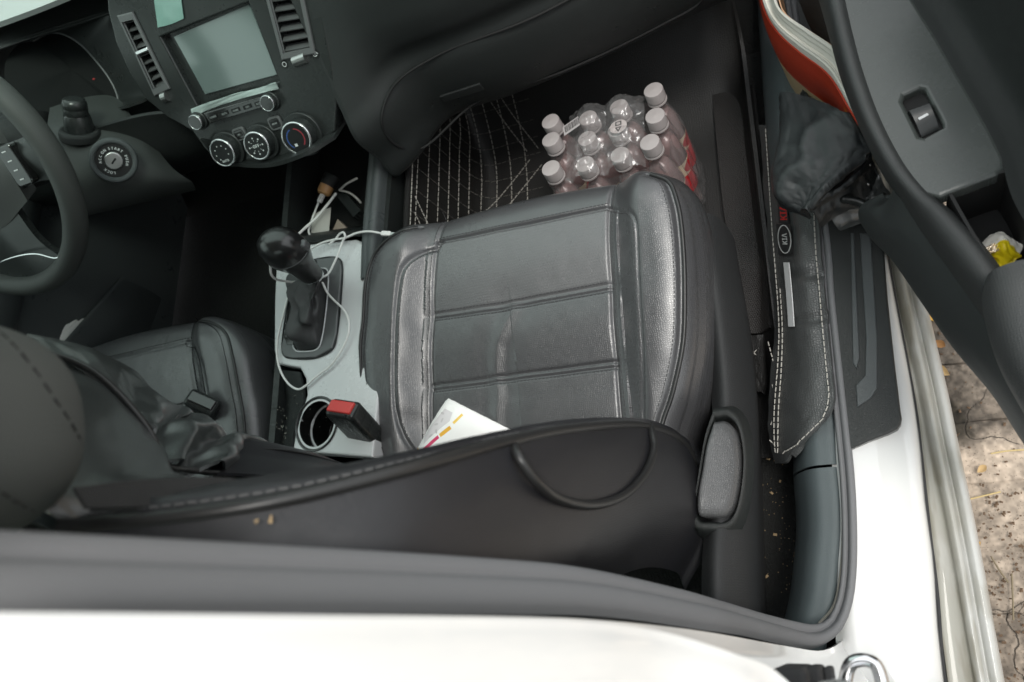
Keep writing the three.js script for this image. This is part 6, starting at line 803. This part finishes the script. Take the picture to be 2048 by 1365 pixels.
// wrapper left in the pull pocket
{
  const wp = thing('sweet_wrapper', 'torn yellow and red sweet wrapper in the door pull pocket', 'wrapper');
  const tx = canvasTex(256, 256, (g) => { g.fillStyle = '#e8cf1c'; g.fillRect(0, 0, 256, 256); g.fillStyle = '#e8e4da'; g.fillRect(0, 0, 80, 100); g.fillStyle = '#b01a16'; g.fillRect(150, 60, 106, 140); g.beginPath(); g.ellipse(150, 130, 56, 70, 0.3, 0, 7); g.fill(); g.fillStyle = '#7d0f10'; g.beginPath(); g.ellipse(200, 170, 34, 46, 0.3, 0, 7); g.fill(); g.fillStyle = '#2f7a22'; g.fillRect(112, 150, 22, 70); g.fillStyle = '#c8222c'; g.beginPath(); g.ellipse(30, 210, 22, 22, 0, 0, 7); g.fill(); });
  const q = [[0.9163,0.64,-0.049],[0.9315,0.64,-0.058],[0.95,0.64,-0.04],[0.9448,0.64,-0.0295],[0.9303,0.64,-0.0178],[0.9219,0.64,-0.0343]], g = patch([[q[0], q[1], q[2]], [q[5], [(q[0][0] + q[3][0]) / 2 + 0.003, 0.652, (q[0][2] + q[3][2]) / 2], q[3]], [q[5], q[4], q[3]]], 24, 24, { th: -0.001, disp: (u, v) => 0.006 * (fbm(u * 5, v * 5, 3) - 0.5) });
  { const u = g.attributes.uv; let mx = 0, my = 0; for (let i = 0; i < u.count; i++) { mx = Math.max(mx, u.array[2 * i]); my = Math.max(my, u.array[2 * i + 1]); } for (let i = 0; i < u.count; i++) { u.array[2 * i] /= mx; u.array[2 * i + 1] = 1 - u.array[2 * i + 1] / my; } }
  part(wp, 'printed_sheet', g, std(C(1, 1, 1), 0.35, { map: tx }));
  const fq = [[0.917,0.648,-0.0406],[0.9297,0.648,-0.0463],[0.9295,0.648,-0.0357],[0.92,0.648,-0.0336]]; part(wp, 'foil_inside', patch([[fq[0], fq[1]], [fq[3], fq[2]]], 16, 12, { th: 0.0008, disp: (u, v) => 0.006 * (fbm(u * 6, v * 6, 3) - 0.4) }), std(C(0.85, 0.72, 0.55), 0.3, { metalness: 0.8 }));
  const cbs = []; for (let k = 0; k < 30; k++) { const p = [rr(0.885, 0.95), 0.6225, rr(-0.06, 0.02)]; cbs.push(new THREE.IcosahedronGeometry(rr(0.001, 0.003), 0).translate(...p)); }
  stuff(part(wp, 'crumbs', mergeGeometries(cbs.map((g2) => g2.index ? g2.toNonIndexed() : g2)), std(C(0.3, 0.22, 0.1), 0.9)));
}
// thick directory stuffed in the map pocket
{
  const bk = thing('thick_book', 'thick paperback with red cover and curled pages stuffed in the door pocket', 'book');
  const in0 = [[0.7338,0.56,-0.5324],[0.7386,0.56,-0.4654],[0.7512,0.56,-0.4219],[0.7734,0.56,-0.3825],[0.8031,0.56,-0.3374],[0.8198,0.56,-0.2841],[0.8275,0.555,-0.2608]], out0 = [[0.7579,0.585,-0.5007],[0.7577,0.585,-0.4524],[0.7643,0.585,-0.423],[0.7911,0.585,-0.3852],[0.8171,0.585,-0.3475],[0.827,0.58,-0.3101],[0.8305,0.57,-0.2592]];
  const dn = (r, d, dx = 0) => r.map((p) => [p[0] + dx, p[1] - d, p[2]]);
  part(bk, 'page_block', patch([dn(in0, 0.16, 0.01).map((p) => [p[0] + 0.002, p[1], p[2]]), in0.map((p) => [p[0] + 0.0015, p[1], p[2]]), in0.map((p, i) => p.map((v, k) => lerp(v, out0[i][k], 0.5) + (k === 1 ? 0.004 : 0))), out0, dn(out0, 0.16)], 60, 60, { disp: (u, v) => 0.0012 * Math.sin(v * 260 + 6 * fbm(u * 3, v * 3, 2)) * sst(0.25, 0.3, v) * (1 - sst(0.7, 0.75, v)) }), M.paper, 'cream page edges');
  const cv = canvasTex(256, 128, (g) => { g.fillStyle = '#b5391f'; g.fillRect(0, 0, 256, 128); g.fillStyle = '#d08a26'; for (let i = 0; i < 6; i++) g.fillRect(60 + i * 22, 20 + (i % 3) * 6, 14, 10); g.fillStyle = '#3f5a22'; g.beginPath(); g.ellipse(190, 70, 30, 14, 0.4, 0, 7); g.fill(); g.fillStyle = '#c9b28c'; g.fillRect(0, 108, 256, 20); });
  const cg = patch([in0.map((p) => [p[0] - 0.001, p[1] + 0.003, p[2]]), dn(in0, 0.045, -0.004), dn(in0, 0.16, 0.006)], 40, 20, { th: 0.002 }); { const u = cg.attributes.uv; let mx = 0, my = 0; for (let i = 0; i < u.count; i++) { mx = Math.max(mx, u.array[2 * i]); my = Math.max(my, u.array[2 * i + 1]); } for (let i = 0; i < u.count; i++) { u.array[2 * i] /= mx; u.array[2 * i + 1] = 1 - Math.min(1, u.array[2 * i + 1] / my * 1.25); } }
  part(bk, 'front_cover', cg, std(C(1, 1, 1), 0.4, { map: cv }), 'glossy red front cover'); part(bk, 'back_cover', patch([dn(out0, -0.002, 0.002), dn(out0, 0.05, 0.003), dn(out0, 0.16, 0.002)], 30, 10, { th: 0.0015 }), std(C(0.6, 0.35, 0.2), 0.5));
  for (const o of [0.3, 0.55]) part(bk, 'loose_page', patch([in0.map((p, i) => p.map((v, k) => lerp(v, out0[i][k], o) + (k === 1 ? 0.012 * Math.sin(i * 0.9 + o * 4) * (i / 6) + 0.006 : 0))), in0.map((p, i) => p.map((v, k) => lerp(v, out0[i][k], o + 0.06) - (k === 1 ? 0.012 : 0)))], 40, 4, { th: 0.0006 }), M.paper);
}
// folded umbrella in the pocket
{
  const um = thing('folded_umbrella', 'folded black umbrella pouch hanging out of the door pocket', 'umbrella');
  const a = [[0.747,0.53,-0.3504],[0.7418,0.535,-0.3077],[0.7298,0.535,-0.2666],[0.7201,0.53,-0.2355],[0.7218,0.525,-0.2073],[0.7486,0.52,-0.1834]], b = [[0.7768,0.545,-0.3241],[0.7743,0.55,-0.2886],[0.767,0.55,-0.2476],[0.7598,0.548,-0.2189],[0.7566,0.54,-0.1995],[0.7529,0.53,-0.1789]], c = [[0.8137,0.56,-0.281],[0.8165,0.56,-0.2591],[0.8071,0.56,-0.2306],[0.7923,0.553,-0.2076],[0.7759,0.545,-0.192],[0.7552,0.53,-0.1784]], d = [[0.8289,0.55,-0.2648],[0.8363,0.55,-0.2382],[0.8346,0.548,-0.2261],[0.8085,0.545,-0.2075],[0.783,0.538,-0.1903],[0.7559,0.525,-0.1792]];
  const fold = (u, v) => 0.006 * Math.pow(Math.abs(Math.sin(v * 7 + u * 3 + 2.5 * fbm(u * 3, v * 3, 2))), 0.7) - 0.003 + 0.007 * (Math.abs(fbm(u * 7, v * 7, 3) - 0.5));
  part(um, 'outer_fold', patch([a.map((p) => [p[0] + 0.006, p[1] - 0.03, p[2]]), a, b, c, d], 50, 60, { th: 0.004, disp: fold }), std(C(0.020, 0.023, 0.024), 0.33, { bumpMap: rep(tGrain, 0.05), bumpScale: 0.0003 }));
  const e = [[0.8385,0.535,-0.2357],[0.8198,0.533,-0.2143],[0.7978,0.53,-0.1995],[0.7761,0.525,-0.1916],[0.7576,0.515,-0.1836]], f = [[0.8353,0.515,-0.2323],[0.8216,0.515,-0.215],[0.8054,0.512,-0.2026],[0.7806,0.508,-0.194],[0.7602,0.505,-0.1849]];
  part(um, 'inner_fold', patch([e.map((p) => [p[0] - 0.01, p[1] - 0.015, p[2] - 0.01]), e, f, f.map((p) => [p[0] + 0.005, p[1] - 0.03, p[2] + 0.01])], 40, 24, { th: 0.003, disp: fold }), std(C(0.020, 0.023, 0.024), 0.33, { bumpMap: rep(tGrain, 0.05), bumpScale: 0.0003 }));
  const g = [[0.839,0.49,-0.2392],[0.8143,0.485,-0.2182],[0.7915,0.48,-0.2064],[0.766,0.475,-0.2006]], h = [[0.8463,0.48,-0.2125],[0.8291,0.478,-0.2016],[0.8074,0.476,-0.1937],[0.7767,0.472,-0.1908]];
  part(um, 'under_fold', patch([g, h, h.map((p) => [p[0] + 0.01, p[1] - 0.03, p[2] + 0.01])], 30, 16, { th: 0.003, disp: fold }), M.leatherSoft);
  for (const q of [[0.8328,0.515,-0.2302],[0.8275,0.515,-0.2044],[0.8402,0.515,-0.1758]]) part(um, 'rib_end', new THREE.CapsuleGeometry(0.0022, 0.008, 4, 8).rotateX(1).translate(...q), M.steel);
}
// ---------- driver door, closed ----------
{
  const dd = thing('driver_door', 'closed driver door with dark card and door pocket beyond the far seat', 'car door');
  part(dd, 'door_card', patch([[[-0.71, 0.94, -0.98], [-0.71, 0.94, -0.4], [-0.71, 0.94, 0.36]], [[-0.70, 0.80, -0.98], [-0.695, 0.80, -0.4], [-0.70, 0.80, 0.36]], [[-0.68, 0.68, -0.98], [-0.66, 0.68, -0.4], [-0.67, 0.68, 0.36]], [[-0.71, 0.60, -0.98], [-0.70, 0.60, -0.4], [-0.70, 0.60, 0.36]], [[-0.71, 0.27, -0.98], [-0.70, 0.27, -0.4], [-0.70, 0.27, 0.36]]], 40, 40, { th: 0.04, uv: 'zy' }), M.plasticGrey);
  part(dd, 'window_glass', patch([[[-0.52, 1.375, -0.22], [-0.545, 1.385, 0.3]], [[-0.70, 0.94, -0.98], [-0.71, 0.94, 0.34]]], 8, 8, { th: 0.004 }), M.glass);
  const lp = [[-0.65,0.4224,-0.397],[-0.64,0.4715,-0.3198],[-0.635,0.5053,-0.2637],[-0.63,0.5374,-0.2107],[-0.63,0.5686,-0.1561]];
  part(dd, 'pocket_wall', patch([lp, lp.map((p) => [p[0] - 0.002, p[1] - 0.06, p[2]]), lp.map((p) => [p[0] - 0.03, p[1] - 0.16, p[2]])], 30, 10, { th: 0.006 }), M.plasticGrey);
  part(dd, 'pocket_lip', rod(lp, 0.006, { n: 30 }), M.plasticGrey);
  const q = [[-0.665,0.5351,-0.2062],[-0.668,0.5285,-0.2617],[-0.67,0.5037,-0.3029],[-0.665,0.4621,-0.3083],[-0.655,0.4598,-0.2928],[-0.65,0.4867,-0.2667],[-0.65,0.514,-0.2207]], cl = patch([[q[0], q[1], q[2]], [q[6], [(q[1][0] + q[5][0]) / 2, (q[1][1] + q[5][1]) / 2, (q[1][2] + q[5][2]) / 2], q[3]], [q[6], q[5], q[4]]], 30, 30, { th: 0.002, disp: (u, v) => 0.012 * (Math.abs(fbm(u * 4, v * 4, 3) - 0.5)) });
  solo('crumpled_tissue', cl, M.paperWhite, 'crumpled white tissue stuffed in the driver door pocket', 'tissue');
}

shade(scene);
const renderer = new THREE.WebGLRenderer({ antialias: true });
renderer.setSize(1024, 682);
renderer.toneMapping = THREE.LinearToneMapping;
renderer.toneMappingExposure = EXPOSURE;
renderer.shadowMap.enabled = true;
renderer.render(scene, camera);
